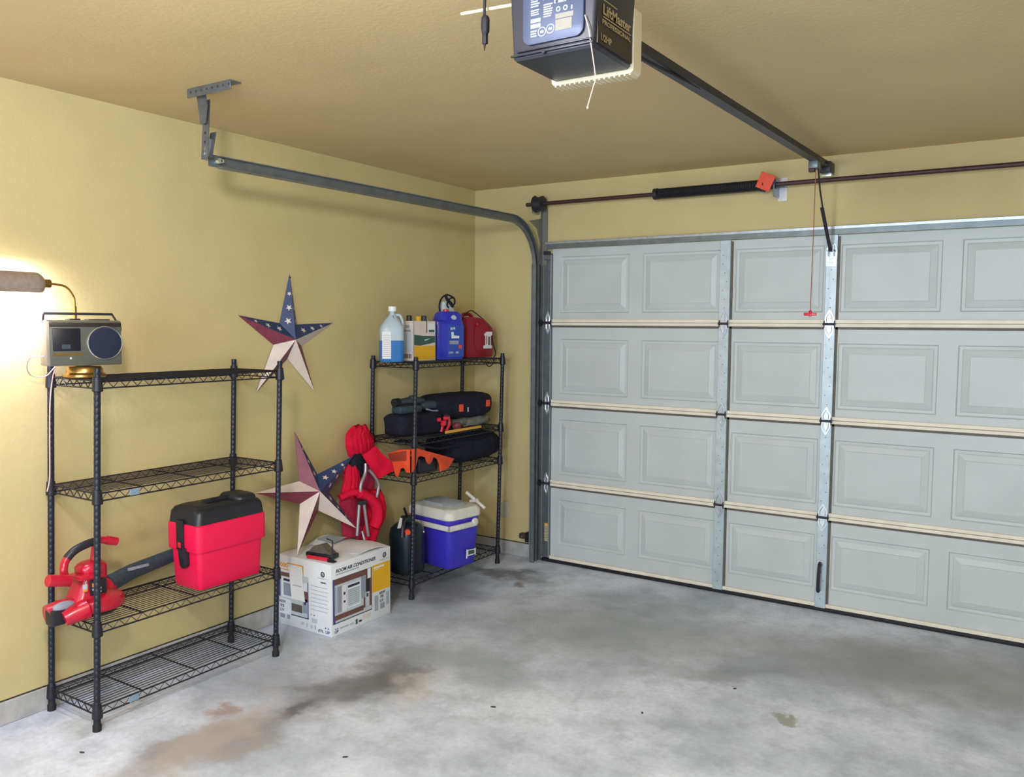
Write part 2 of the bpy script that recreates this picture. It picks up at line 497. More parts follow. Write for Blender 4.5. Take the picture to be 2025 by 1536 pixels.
tb.box(0.0, DX0-0.045, 0.004, 0.1, CB, CB+0.008, 'gap'); tb.box(DX1+0.05, XR, -0.004, 0.12, 0, CB)
struct(tb, 'trim_2', 'low concrete curb beside the garage door', 'curb')
# grey weather strip along the head of the door
tr = MB('track'); tr.box(0.585, DX1, -0.012, 0.002, 2.128, 2.176, bev=0.002, seg=1); tr.box(0.585, DX1, -0.018, -0.008, 2.160, 2.174, 'galv')
struct(tr, 'trim_3', 'grey metal strip along the top of the garage door', 'trim')

# ------------------------------------------------------------------ the garage door
door = bpy.data.objects.new('door_1', None); COL.objects.link(door)
door['kind'] = 'structure'; door['label'] = 'pale grey green sectional overhead garage door'; door['category'] = 'garage door'
ZJ = [0.025, 0.522, 1.071, 1.614, 2.130]
YD = 0.010                      # face of the door
def door_section(z0, z1, idx):
    b = MB('door')
    x0, x1 = 0.632, 5.40
    zz0, zz1 = z0+0.004, z1-0.004
    pz0, pz1 = z0+0.088, z1-0.085
    if idx == 3: pz1 = z1-0.055
    if idx == 0: pz0 = z0+0.10
    cols = [(0.690+0.594*k, 0.690+0.594*k+0.503) for k in range(8)]
    xs = [x0]
    for a, c in cols: xs += [a, c]
    xs.append(x1)
    vs = []; fs = []
    zs = [zz0, pz0, pz1, zz1]
    for z in zs:
        for x in xs: vs.append((x, YD, z))
    W = len(xs)
    for j in range(3):
        for i in range(W-1):
            if j == 1 and i % 2 == 1: continue
            fs.append([j*W+i, j*W+i+1, (j+1)*W+i+1, (j+1)*W+i])
    b.add(vs, fs)
    for a, c in cols:
        rings = []
        for ins, y in ((0, 0), (0.006, 0.009), (0.020, 0.010), (0.026, 0.006), (0.056, -0.002), (0.060, 0.0)):
            rings.append([Vector((a+ins, YD+y, pz0+ins)), Vector((c-ins, YD+y, pz0+ins)), Vector((c-ins, YD+y, pz1-ins)), Vector((a+ins, YD+y, pz1-ins))])
        b.loft(rings, cap=False)
        r = rings[-1]
        b.add(r, [[0, 1, 2, 3]])
    # edge returns and back
    b.box(x0, x1, YD+0.012, YD+0.035, zz0, zz1)
    o = b.build('door_section', door, smooth=0, fix=False)
    return o
for i in range(4):
    s = door_section(ZJ[i], ZJ[i+1], i)
    r = MB('rail')
    z = ZJ[i]
    if i > 0:
        r.box(0.632, 5.40, YD-0.016, YD, z+0.006, z+0.024, bev=0.002, seg=1)
        r.box(0.632, 5.40, YD-0.011, YD, z+0.026, z+0.046, bev=0.002, seg=1)
        r.box(0.632, 5.40, YD-0.004, YD+0.004, z-0.008, z+0.004, 'wedge')
    else:
        r.box(0.632, 5.40, YD-0.014, YD, z-0.004, z+0.018, bev=0.002, seg=1)
    r.build('section_rail', s, smooth=0)
MB('rubber').box(0.57, 5.44, YD-0.022, YD+0.03, 0.0, 0.022, bev=0.006).build('bottom_seal', door)
def strut(x0, x1, name, m='galvp'):
    b = MB(m)
    for i in range(4):
        z0, z1 = ZJ[i]+(0.002 if i else -0.012), ZJ[i+1]-0.002
        b.box(x0, x1, YD-0.020, YD, z0, z1, bev=0.0015, seg=1)
        k = z0+0.06
        while k < z1-0.05:
            for q in ((0.3, 0.5, 0.7)[int(k*100) % 3],):
                xx = x0+(x1-x0)*q
                b.cyl((xx, YD-0.0205, k), (xx, YD-0.0195, k), 0.0026, 8, 'gap')
            k += 0.052
    b.box(x1, x1+0.012, YD-0.004, YD-0.001, ZJ[0], ZJ[4]-0.01, 'wedge')  # brown strip painted in as the shadow line beside the strut
    return b.build(name, door)
strut(1.790, 1.853, 'vertical_strut')
st_c = strut(2.396, 2.455, 'vertical_strut')
es = MB('dgalv')
es.box(0.572, 0.634, YD-0.020, YD+0.03, 0.03, 2.10, bev=0.0015, seg=1)
es.box(0.596, 0.600, YD-0.024, YD-0.02, 0.03, 2.09, bev=0.001, seg=1)
es.box(0.629, 0.634, YD-0.026, YD-0.02, 0.03, 2.09, 'galv')
es.build('end_stile', door)
es = MB('dgalv'); es.box(5.39, 5.45, YD-0.020, YD+0.03, 0.03, 2.10); es.build('end_stile', door)
st = MB('sticker'); st.rect((0.602, YD-0.0246, 0.145), (1, 0, 0), (0, 0, 1), 0, 0.026, 0, 0.125, 'sticker', 0.001)
st.rect((0.602, YD-0.0246, 0.145), (1, 0, 0), (0, 0, 1), 0, 0.026, 0.112, 0.125, 'yel', 0.0014)
for k in range(9): st.rect((0.602, YD-0.0246, 0.145), (1, 0, 0), (0, 0, 1), 0.003, 0.023, 0.01+k*0.011, 0.014+k*0.011, 'wedge', 0.0014)
st.build('warning_sticker', door, smooth=0)
def leaf(w, h, s):
    """pointed hinge leaf outline, s=+1 up or -1 down"""
    return [(-w, 0), (w, 0), (w*1.05, s*h*0.35), (w*0.75, s*h*0.62), (w*0.3, s*h*0.9), (0, s*h), (-w*0.3, s*h*0.9), (-w*0.75, s*h*0.62), (-w*1.05, s*h*0.35)]
def hinge_mesh(w, mleaf, mdark, roller=False):
    b = MB(mleaf)
    for s in (1, -1):
        p = leaf(w, 0.072, s)
        if s < 0: p = p[::-1]
        b.prism([(a, c+0.008*s) for a, c in p], -0.005, -0.001, 'y')
        # raised rib loop
        b.tube([(w*0.6, -0.006, 0.012*s), (w*0.62, -0.006, 0.035*s), (0, -0.006, 0.062*s), (-w*0.62, -0.006, 0.035*s), (-w*0.6, -0.006, 0.012*s)], 0.0025, 6, 'bright')
        b.cyl((0, -0.009, 0.045*s), (0, -0.001, 0.045*s), 0.004, 8, 'bright')
    b.cyl((-w*1.4, -0.010, 0), (w*1.4, -0.010, 0), 0.006, 10, mdark)
    for s in (1, -1):
        b.prism([(-0.018, 0), (-0.006, 0.020), (0.0, 0.012), (0, -0.012), (-0.006, -0.020)], s*w*1.15-0.002, s*w*1.15+0.002, 'x', mdark)
    if roller:
        b.cyl((-w*1.3, -0.014, 0), (-w*1.3-0.028, -0.014, 0), 0.005, 8, mdark)
        b.cyl((-w*1.3-0.016, -0.014, 0), (-w*1.3-0.030, -0.014, 0), 0.022, 14, 'black')
    o = b.build('hinge', door)
    return o
for (xc, ws, mm, md, rol) in ((1.8215, 0.022, 'galv', 'rust', False), (2.4255, 0.024, 'bright', 'dark', False), (0.612, 0.020, 'galv', 'dark', True)):
    h0 = hinge_mesh(ws, mm, md, rol)
    for j in (1, 2, 3):
        o = h0 if j == 1 else child_copy(h0, door)
        o.location = (xc, YD-0.021, ZJ[j]+0.022)
# top bracket on the centre strut
tb = MB('galv')
tb.prism([(-0.028, 0), (0.028, 0), (0.030, 0.09), (0.020, 0.125), (-0.020, 0.125), (-0.030, 0.09)], -0.006, 0, 'y', X=Matrix.Translation((2.4255, YD-0.021, 1.955)))
for s in (-1, 1): tb.box(2.4255+s*0.014-0.002, 2.4255+s*0.014+0.002, YD-0.060, YD-0.02, 2.01, 2.07)
tb.cyl((2.405, YD-0.05, 2.04), (2.446, YD-0.05, 2.04), 0.005, 8, 'dark')
for zz in (1.975, 2.0, 2.065): tb.cyl((2.4255, YD-0.034, zz), (2.4255, YD-0.026, zz), 0.006, 6, 'galv')
tb.build('arm_bracket', door)
hd = MB('dark')
hd.tube(smooth_pts([(2.415, YD-0.022, 0.115), (2.418, YD-0.050, 0.13), (2.420, YD-0.054, 0.20), (2.422, YD-0.050, 0.265), (2.420, YD-0.022, 0.28)], 4), 0.010, 8)
hd.box(2.402, 2.436, YD-0.026, YD-0.020, 0.10, 0.13, 'bright', bev=0.001, seg=1); hd.box(2.402, 2.436, YD-0.026, YD-0.020, 0.265, 0.295, 'bright', bev=0.001, seg=1)
hd.build('lift_handle', door)
tf = MB('dgalv'); tf.box(0.590, 0.632, -0.035, -0.012, 2.055, 2.09, bev=0.002, seg=1); tf.box(0.588, 0.630, -0.045, -0.012, 2.09, 2.112, 'dark', bev=0.002, seg=1)
tf.build('top_roller_bracket', door)

# ------------------------------------------------------------------ door track
trk = thing('door_track', 'grey steel curved overhead door track running along the left wall', 'track', (0.545, -0.02, 0))
ZT, RC = 2.298, 0.30
path = [(0, -0.045, 0.0), (0, -0.045, 1.0), (0, -0.045, ZT-RC)]
for k in range(1, 13):
    a = PI/2*k/12
    path.append((0, -0.045-RC+RC*math.cos(a), ZT-RC+RC*math.sin(a)))
path.append((-0.02, -1.4, ZT-0.002)); path.append((-0.04, -2.555, ZT-0.008))
def sweep_profile(b, path, prof, m=None):
    """prof: points (side x, normal n); path lies roughly in a plane of constant x"""
    rings = []
    P = [Vector(p) for p in path]
    for i, p in enumerate(P):
        d = (P[min(i+1, len(P)-1)]-P[max(i-1, 0)]); d.x = 0; d.normalize()
        nrm = Vector((0, -d.z, d.y))     # to the room side / downwards
        rings.append([p+Vector((a, 0, 0))+nrm*c for a, c in prof])
    b.loft(rings, m, cap=True)
b = MB('track')
t = 0.002
sweep_profile(b, path, [(-0.012, -0.026), (-0.012, 0.026), (0.014, 0.024), (0.014, 0.020), (-0.009, 0.022), (-0.009, -0.022), (0.014, -0.020), (0.014, -0.024)])
b.build('track_rail', trk)
b = MB('galv')
b.box(-0.020, -0.014, -0.075, 0.012, 0.0, 2.03); b.box(-0.018, 0.02, 0.012, 0.018, 0.0, 2.03, 'dgalv')
b.build('jamb_angle', trk)
b = MB('plate')
b.prism([(-0.05, 2.05), (0.018, 2.02), (0.018, 2.44), (-0.012, 2.44), (-0.012, 2.33), (-0.16, 2.30), (-0.06, 2.26), (-0.02, 2.16)], 0.012, 0.018, 'x', 'silver')
b.box(0.012, 0.052, 0.006, 0.018, 2.02, 2.40, 'silver')
b.build('flag_bracket', trk)
hg = MB('dgalv')
# ceiling angle and drop angle
hg.box(-0.065, 0.20, -2.68, -2.632, 2.557, 2.5615, bev=0.001, seg=1)
hg.box(-0.065, 0.20, -2.685, -2.68, 2.525, 2.5615, bev=0.001, seg=1)
for k in range(8): hg.cyl((-0.04+k*0.033, -2.6855, 2.545), (-0.04+k*0.033, -2.6845, 2.545), 0.005, 8, 'gap')
hg.build('ceiling_angle', trk)
hg = MB('dgalv')
hg.prism([(-0.065, 2.55), (-0.010, 2.55), (0.002, 2.50), (-0.012, 2.43), (-0.045, 2.43), (-0.055, 2.49)], -2.640, -2.636, 'y')
X = Matrix.Translation((-0.035, -2.620, 2.42)) @ Matrix.Rotation(math.radians(-4), 4, 'X')
hg.box(-0.020, 0.020, -0.002, 0.002, -0.13, 0.11, X=X); hg.box(-0.022, -0.019, -0.002, 0.028, -0.13, 0.11, 'bright', X=X)
for k in range(6): hg.cyl((0, -0.0035, -0.10+k*0.038), (0, -0.0025, -0.10+k*0.038), 0.006, 8, 'gap', X=X)
X = Matrix.Translation((-0.030, -2.600, 2.345)) @ Matrix.Rotation(math.radians(-12), 4, 'X')
hg.box(-0.018, 0.018, -0.002, 0.002, -0.05, 0.06, X=X); hg.box(-0.004, -0.001, -0.026, -0.002, -0.045, 0.03, 'bright', X=X)
hg.build('drop_angle', trk)
b = MB('bright'); b.cyl((-0.052, -2.56, ZT-0.008), (-0.008, -2.56, ZT-0.008), 0.008, 8); b.box(-0.052, -0.049, -2.600, -2.55, ZT-0.03, ZT+0.02, 'dgalv')
b.cyl((-0.026, -2.573, ZT-0.008), (-0.008, -2.573, ZT-0.008), 0.011, 8)
b.build('end_bolt', trk)

# ------------------------------------------------------------------ torsion shaft
ZS, YS = 2.419, -0.085
sh = thing('torsion_shaft', 'dark torsion shaft across the wall above the garage door', 'shaft', (0.48, YS, ZS))
b = MB('rust'); b.cyl((0, 0, 0), (5.1, 0, -0.005), 0.0125, 14); b.build('shaft_bar', sh)
b = MB('dark')
X = Matrix.Translation((0.098, 0, 0)) @ Matrix.Rotation(PI/2, 4, 'Y')
b.lathe([(0.015, -0.034), (0.052, -0.034), (0.055, -0.028), (0.046, -0.022), (0.044, 0.016), (0.050, 0.020), (0.050, 0.030), (0.015, 0.032)], 28, X=X)
b.box(0.047, 0.052, -0.020, 0.084, -0.060, 0.020, 'plate')
b.build('cable_drum', sh)
b = MB('black')
X0, X1, N = 0.935, 1.565, 70
pts = []
for k in range(N*9+1):
    a = 2*PI*k/9
    pts.append((X0+(X1-X0)*k/(N*9), 0.0285*math.cos(a), 0.0285*math.sin(a)))
b.tube(pts, 0.0046, 5)
b.cyl((X0, 0, 0), (X1, 0, 0), 0.0255, 12)
b.build('torsion_spring', sh)
b = MB('dark')
X = Matrix.Translation((X0-0.01, 0, 0)) @ Matrix.Rotation(PI/2, 4, 'Y')
b.lathe([(0.013, -0.012), (0.034, -0.012), (0.034, 0.012), (0.013, 0.012)], 18, X=X)
b.build('spring_cone', sh)
b = MB('dark')
X = Matrix.Translation((X1+0.055, 0, 0)) @ Matrix.Rotation(PI/2, 4, 'Y')
b.lathe([(0.013, -0.06), (0.036, -0.06), (0.040, -0.035), (0.026, -0.02), (0.026, 0.03), (0.013, 0.03)], 18, X=X)
b.box(X1+0.075, X1+0.081, -0.025, 0.084, -0.07, 0.03, 'dgalv', bev=0.001, seg=1)
b.box(X1+0.075, X1+0.125, 0.078, 0.084, -0.085, 0.045, 'bright')
b.build('spring_anchor_bracket', sh)
tg = MB('ored')
X = Matrix.Translation((1.585, -0.037, -0.018)) @ Matrix.Rotation(math.radians(24), 4, 'Y')
tg.box(-0.042, 0.042, -0.0015, 0.0015, -0.012, 0.078, X=X, bev=0.001, seg=1)
tg.build('warning_tag', sh)

# ------------------------------------------------------------------ garage door opener
op = thing('garage_door_opener', 'black ceiling mounted garage door opener with gold lettering', 'garage door opener', (2.395, -2.955, 2.29), 0.0)
b = MB('opbody')
wx, wy = 0.232, 0.215
b.loft(rings_z([(0.0, 0, 0, wx-0.012, wy-0.01, 0.006), (0.006, 0, 0, wx, wy, 0.008), (0.05, 0, 0, wx+0.004, wy+0.002, 0.008), (0.12, 0, 0, wx+0.012, wy+0.004, 0.008), (0.185, 0, 0, wx+0.020, wy+0.004, 0.008)], 3))
b.build('housing', op)
yb = -wy/2-0.003
b = MB('oppanel')
# raised moulded end panel, facing the back of the garage
pp = [Vector((x, 0, z)) for x, z in rrect(0.006, 0.105, 0.172, 0.150, 0.022, 5)]
pi_ = [Vector((x, 0, z)) for x, z in rrect(0.012, 0.107, 0.150, 0.134, 0.018, 5)]
def off(P, y): return [p+Vector((0, y, 0)) for p in P]
b.loft([off(pp, yb+0.002), off(pp, yb-0.006), off(pi_, yb-0.009)], 'oppanel', cap=True)
b.box(-0.118, 0.118, yb-0.006, yb+0.002, 0.008, 0.013, 'opbody', bev=0.002)
b.box(-0.100, 0.112, yb-0.006, yb+0.002, 0.017, 0.021, 'opbody', bev=0.0015)
b.cyl((-0.020, yb-0.0065, 0.008), (-0.020, yb+0.001, 0.008), 0.005, 12, 'rubber')
b.build('end_panel', op)
O = Vector((0, yb-0.0092, 0)); U = Vector((1, 0, 0)); V = Vector((0, 0, 1))
b = MB('oplab')
rr = random.Random(3)
def lines(x0, x1, z0, z1, n, m='oplab', fill=0.6):
    for k in range(n):
        z = z1-(k+1)*(z1-z0)/n
        b.rect(O, U, V, x0, x0+(x1-x0)*rr.uniform(0.75, 1.0), z, z+(z1-z0)/n*fill, m, 0.0006)
lines(-0.055, -0.028, 0.118, 0.172, 9); lines(-0.020, 0.006, 0.130, 0.175, 8)
lines(-0.055, -0.030, 0.098, 0.114, 3); lines(-0.018, 0.010, 0.088, 0.122, 6)
b.rect(O, U, V, -0.055, -0.026, 0.080, 0.090, 'oplab', 0.0006); b.rect(O, U, V, -0.055, -0.026, 0.067, 0.077, 'oplab', 0.0006)
lines(-0.055, -0.036, 0.046, 0.064, 3)
b.ring(O, U, V, -0.022, 0.055, 0.0095, 0.012, 'oplab', 0.0008); b.ring(O, U, V, 0.002, 0.058, 0.0095, 0.012, 'oplab', 0.0008)
b.rect(O, U, V, -0.027, -0.017, 0.052, 0.058, 'oplab', 0.0008); b.rect(O, U, V, -0.003, 0.007, 0.055, 0.061, 'oplab', 0.0008)
b.rect(O, U, V, 0.016, 0.066, 0.078, 0.090, 'silver', 0.0006); b.rect(O, U, V, 0.016, 0.062, 0.050, 0.076, 'silver', 0.0006)
for cx in (0.024, 0.044):
    b.ring(O, U, V, cx, 0.101, 0.0035, 0.0065, 'oplab', 0.0008)
b.rect(O, U, V, 0.060, 0.064, 0.094, 0.104, 'oplab', 0.0008)
b.rect(O, U, V, 0.012, 0.046, 0.116, 0.146, 'oplab', 0.0006)
b.ring(O, U, V, 0.020, 0.120, 0.0, 0.004, 'ink', 0.0010); b.ring(O, U, V, 0.040, 0.122, 0.0, 0.004, 'ink', 0.0010)
b.rect(O, U, V, 0.014, 0.040, 0.134, 0.174, 'white', 0.0010); b.rect(O, U, V, 0.046, 0.066, 0.140, 0.174, 'brown', 0.0008)
b.build('instruction_label', op, smooth=0, fix=False)
b = MB('gold')
xo = wx/2+0.006
b.box(xo-0.006, xo-0.001, -wy/2+0.012, wy/2-0.006, 0.012, 0.182, 'opside')
tlt = Vector((0.04, 0, 1)).normalized()
b.text('LiftMaster', 0.034, (xo, -0.072, 0.086), (0, 1, 0), (0, 0, 1), 'gold', width=0.158, off=0.0012)
b.rect((xo, -0.072, 0.078), (0, 1, 0), (0, 0, 1), 0, 0.160, 0, 0.003, 'gold', 0.001)
b.text('PROFESSIONAL', 0.016, (xo, -0.076, 0.062), (0, 1, 0), (0, 0, 1), 'gold', width=0.162, off=0.0012)
b.text('1/2HP', 0.022, (xo, -0.082, 0.022), (0, 1, 0), (0, 0, 1), 'gold', width=0.058, off=0.0012)
b.rect((xo, -0.070, 0.118), (0, 1, 0), (0, 0, 1), 0, 0.075, 0, 0.003, 'gold', 0.001)
b.build('side_lettering_panel', op, smooth=0, fix=False)
b = MB('lens')
b.loft([[Vector((x, y, z)) for x, z in rrect(0.0, 0.076, wx+0.016, 0.172, 0.012, 3)] for y in (wy/2-0.002, wy/2+0.045)])
for k in range(16): b.box(-0.115+k*0.015, -0.110+k*0.015, wy/2, wy/2+0.044, -0.0135, -0.009)
b.build('light_lens', op)
b = MB('galv')
for s in (-1, 1):
    b = MB('galv'); b.box(s*0.10-0.010, s*0.10+0.010, -0.002, 0.002, 0.18, 0.271); b.build('ceiling_strap', op)
# rail
R0 = Vector((0, 0.15, 0.150)); R1 = Vector((0, 2.935, 0.212))
b = MB('dark')
dr = (R1-R0).normalized(); un = Vector((1, 0, 0)).cross(dr)
def rail_ring(p, prof): return [p+Vector((a, 0, 0))+un*c for a, c in prof]
prof = [(-0.022, -0.018), (0.022, -0.018), (0.022, -0.010), (0.008, -0.008), (0.008, 0.020), (-0.008, 0.020), (-0.008, -0.008), (-0.022, -0.010)]
b.loft([rail_ring(R0, prof), rail_ring(R1, prof)])
b.build('rail', op)
b = MB('rubber')
b.tube([R0+Vector((0.012, 0, -0.038)), Vector((0.012, 0.38, 0.122)), Vector((0.012, 1.08, 0.163)), R1+Vector((0.006, -0.45, -0.020))], 0.0045, 6)
b.build('drive_chain', op)
b = MB('dark')
b.box(-0.028, 0.028, 2.845, 2.95, 0.165, 0.225, bev=0.004); b.box(-0.026, 0.026, 2.88, 2.945, 0.150, 0.168, 'bright', bev=0.002)
b.build('header_bracket', op)
b = MB('dgalv'); b.box(-0.028, 0.020, 2.595, 2.665, 0.150, 0.192, bev=0.004); b.box(-0.03, 0.0, 2.61, 2.64, 0.135, 0.155, 'rust')
b.build('trolley', op)
b = MB('dark')
b.tube([(0.012, 2.64, 0.165), (0.018, 2.67, 0.05), (0.024, 2.76, -0.09)], 0.010, 6, flat=0.4)
b.tube([(0.020, 2.72, -0.04), (0.028, 2.91, -0.245)], 0.010, 6, flat=0.4)
b.build('door_arm', op)
b = MB('pink')
b.tube(smooth_pts([(0.095, -0.115, 0.075), (0.106, -0.118, 0.045), (0.112, -0.112, 0.0), (0.118, -0.10, -0.07), (0.112, -0.10, -0.095), (0.098, -0.10, -0.138)], 5), 0.0014, 5)
b.blob((0.098, -0.10, -0.141), (0.003, 0.003, 0.004), 2, 0, nu=8, nv=5)
b.build('antenna_wire', op)
# emergency release cord
rc = thing('release_cord', 'thin dull red emergency release cord with red handle hanging from opener rail', 'cord', (2.395, -0.330, 1.69))
b = MB('cord'); b.tube([(0.004, 0.0, 0.745), (0.002, 0.004, 0.4), (0, 0, 0.012)], 0.0022, 6); b.build('cord', rc)
b = MB('redpl'); b.box(-0.032, 0.032, -0.006, 0.006, -0.012, 0.004, bev=0.003); b.blob((0, 0, 0.006), (0.009, 0.008, 0.012), 2, 0, nu=12, nv=8); b.box(-0.006, 0.006, -0.008, 0.008, -0.016, 0.0, bev=0.002)
b.build('handle', rc)
# hanging plug and pale rod left of the opener
pl = thing('hanging_power_plug', 'black plug on a cord hanging from ceiling left of the opener', 'plug', (2.16, -3.02, 2.36))
b = MB('rubber'); b.tube([(0.0, 0, 0.20), (0.002, 0, 0.12), (0.0, 0, 0.075)], 0.004, 8); b.build('cord', pl)
b = MB('rubber'); b.blob((0.004, 0, 0.055), (0.011, 0.010, 0.026), 3, 0.05, nu=16, nv=10); b.box(-0.004, 0.010, -0.006, 0.006, 0.005, 0.04, bev=0.003); b.tube([(0.002, 0, 0.012), (0.001, 0, -0.012)], [0.005, 0.001], 8)
b.build('plug_body', pl)
b = MB('lens'); b.tube([(2.07, -3.0, 2.468), (2.272, -3.0, 2.458)], 0.0042, 8)
tag(b.build('cord_clip_rod'), 'thin cream plastic rod sticking out to the left of the opener', 'rod')

# ------------------------------------------------------------------ wire shelving racks
RL, RD = 0.914, 0.330          # centre to centre of posts
def rack_meshes():
    # post
    prof = [(0.0122, 0.0)]
    z = 0.02
    Z1 = 1.432
    while z < Z1-0.01:
        prof += [(0.0126, z), (0.0126, z+0.020), (0.0118, z+0.0215), (0.0118, z+0.0235)]
        z += 0.0254
    prof += [(0.0126, Z1-0.004), (0.010, Z1)]
    p = MB('rackpost').lathe(prof, 12).build('post')
    f = MB('rubber').lathe([(0.017, 0.0), (0.017, 0.022), (0.0135, 0.03), (0.0135, 0.05)], 14).build('foot')
    s = MB('rackwire')
    x0, x1, y0, y1 = 0.0, RD, 0.0, RL
    g = 0.014
    for zz in (0.0, -0.030):
        for xx in (x0, x1): s.cyl((xx, y0+g, zz), (xx, y1-g, zz), 0.0034, 6)
        for yy in (y0, y1): s.cyl((x0+g, yy, zz), (x1-g, yy, zz), 0.0034, 6)
    def zig(a, bb, n):
        a, bb = Vector(a), Vector(bb)
        pts = []
        for k in range(n+1):
            q = a.lerp(bb, k/n); q.z = -0.0015 if k % 2 else -0.0285
            pts.append(q)
        s.tube(pts, 0.0022, 5)
    for xx in (x0, x1): zig((xx, y0+g, 0), (xx, y1-g, 0), 34)
    for yy in (y0, y1): zig((x0+g, yy, 0), (x1-g, yy, 0), 12)
    for k in range(1, 15):
        xx = x0+(x1-x0)*k/15
        s.cyl((xx, y0, 0.003), (xx, y1, 0.003), 0.0016, 6)
    for yy in (0.20, 0.457, 0.714): s.cyl((x0, yy, -0.002), (x1, yy, -0.002), 0.0032, 6)
    for xx in (x0, x1):
        for yy in (y0, y1):
            s.lathe([(0.0135, 0.016), (0.0165, 0.014), (0.0205, -0.030), (0.0205, -0.040), (0.016, -0.043)], 14, X=Matrix.Translation((xx, yy, 0)), cap=False)
    s = s.build('wire_shelf')
    return p, f, s
P0, F0, S0 = rack_meshes()
used = []
def rack(label, loc, levels, hs=1.0, lean=(0, 0), tags=()):
    r = thing('wire_shelving_rack', label, 'shelving rack', loc, 0, 'black wire shelving racks')
    for k, (xx, yy) in enumerate(((0, 0), (RD, 0), (0, RL), (RD, RL))):
        if not used: p, f = P0, F0; p.parent = r; used.append(1)
        else: p = child_copy(P0, r); f = F0.copy(); COL.objects.link(f)
        p.location = (xx, yy, 0.0); p.scale = (1, 1, hs); p.rotation_euler = (-lean[1], lean[0], 0)
        f.parent = p; f.location = (0, 0, 0)
    for z in levels:
        if len(used) == 1: o = S0; o.parent = r; used.append(1)
        else: o = child_copy(S0, r)
        o.location = (lean[0]*z, lean[1]*z, z)
        if z in tags:
            g = MB('tag'); g.box(RD+0.003, RD+0.006, 0.135, 0.178, -0.029, -0.003, bev=0.001, seg=1); g.build('name_plate', o)
    return r
LA = [0.092, 0.424, 0.950, 1.392]
LB = [0.108, 0.722, 0.944, 1.396]
rack('black wire shelving rack with red toolbox and leaf blower on it', (0.024, -3.090, 0), LA, 1.0, (0.016, 0.022), (LA[0], LA[2]))
rack('black wire shelving rack crowded with jugs bags and cooler beside garage door', (0.028, -1.146, 0), LB, 0.994, (0.013, 0.017))

# ------------------------------------------------------------------ barn stars
def barn_star(label, c, M3, R, Ri, depth, cols, stars):
    """star in local yz plane, facing local +x; cols[i]=(left facet, right facet) of arm i, clockwise from the top"""
    t = thing('barn_star', label, 'star', (0, 0, 0), 0, 'painted metal barn stars')
    t.matrix_world = Matrix.Translation(Vector(c)) @ M3.to_4x4()
    b = MB('cream')
    def pt(a, r): return Vector((0, math.cos(a)*r, math.sin(a)*r))
    ap = Vector((depth, 0, 0))
    for i in range(5):
        a = math.radians(90-72*i)
        tip = pt(a, R); il = pt(a+math.radians(36), Ri); ir = pt(a-math.radians(36), Ri)
        b.add([ap, tip, il], [[0, 1, 2]], cols[i][0]); b.add([ap, ir, tip], [[0, 1, 2]], cols[i][1])
        bk = Vector((-0.001, 0, 0))
        b.add([bk, tip+bk, il+bk], [[0, 1, 2]], 'dgalv'); b.add([bk, ir+bk, tip+bk], [[0, 1, 2]], 'dgalv')
        b.add([tip, il, il+bk, tip+bk], [[0, 1, 2, 3]], 'dark'); b.add([tip, ir, ir+bk, tip+bk], [[0, 1, 2, 3]], 'dark')
        for side in (0, 1):
            if cols[i][side] != 'navy': continue
            inn = il if side == 0 else ir
            for (s, q, sz) in stars:
                # s along ridge apex to tip, q towards the inner corner
                base = ap.lerp(tip, s)
                edge = inn.lerp(tip, max(0.0, s*1.0)) if True else inn
                pc = base.lerp(edge, q)
                U = (tip-ap).normalized(); N = (tip-ap).cross(inn-ap).normalized()
                if N.x < 0: N = -N
                Vv = N.cross(U)
                pts = []
                for k in range(10):
                    rr_ = sz if k % 2 == 0 else sz*0.42
                    an = PI/2+k*PI/5+0.4*s
                    pts.append(pc+U*(math.cos(an)*rr_)+Vv*(math.sin(an)*rr_)+N*0.0012)
                b.add(pts, [list(range(10))], 'cream')
    b.build('star_body', t, smooth=0, fix=False)
    return t
ST = [(0.18, 0.5, 0.020), (0.42, 0.45, 0.018), (0.66, 0.45, 0.013)]
Rm = Matrix.Rotation(math.radians(-3.0), 3, 'X')
s1 = barn_star('red white and blue metal star hanging on the tan wall', (0.004, -1.752, 1.533), Rm, 0.352, 0.104, 0.062,
     [('navy', 'navy'), ('navy', 'cream'), ('starred', 'cream'), ('starred', 'cream'), ('starred', 'navy')], ST)
nl = MB('dark'); nl.cyl((-0.003, 0, 0.33), (0.008, 0, 0.335), 0.003, 8); nl.build('hanging_nail', s1)
M2 = Matrix(((0.964, 0.115, -0.238), (-0.153, 0.977, -0.146), (0.216, 0.177, 0.960)))
barn_star('red white and blue metal star standing on the air conditioner box', (0.120, -1.694, 0.702), M2, 0.350, 0.104, 0.068,
     [('starred', 'navy'), ('navy', 'navy'), ('navy', 'cream'), ('starred', 'cream'), ('starred', 'cream')], ST)

# ------------------------------------------------------------------ air conditioner box
bx = thing('air_conditioner_box', 'white printed air conditioner carton with yellow panel on the floor', 'box', (0.0, 0.0, 0.0))
x0, x1, y0, y1, zt = 0.008, 0.410, -1.852, -1.392, 0.382
b = MB('cardw')
b.box(x0, x1, y0, y1, 0.0, zt, bev=0.004, seg=2)
b.build('carton', bx)
b = MB('cardw')
b.grid(lambda u, v: (x0+0.01+(x1-x0-0.02)*u, y0+0.22+(y1-y0-0.225)*v, zt+0.004+0.022*math.sin(PI*v)*(1-0.7*u)+0.006*math.sin(7*u+3*v)), 14, 12, th=0.003)
b.add([(x0+0.03, y0+0.26, zt+0.030), (x0+0.17, y0+0.26, zt+0.026), (x0+0.15, y0+0.38, zt+0.030), (x0+0.04, y0+0.36, zt+0.033)], [[0, 1, 2, 3]], 'jug')
b.build('top_flap', bx)
b = MB('ink')
O = Vector((x1, y0, 0)); U = Vector((0, 1, 0)); V = Vector((0, 0, 1)); W_ = y1-y0
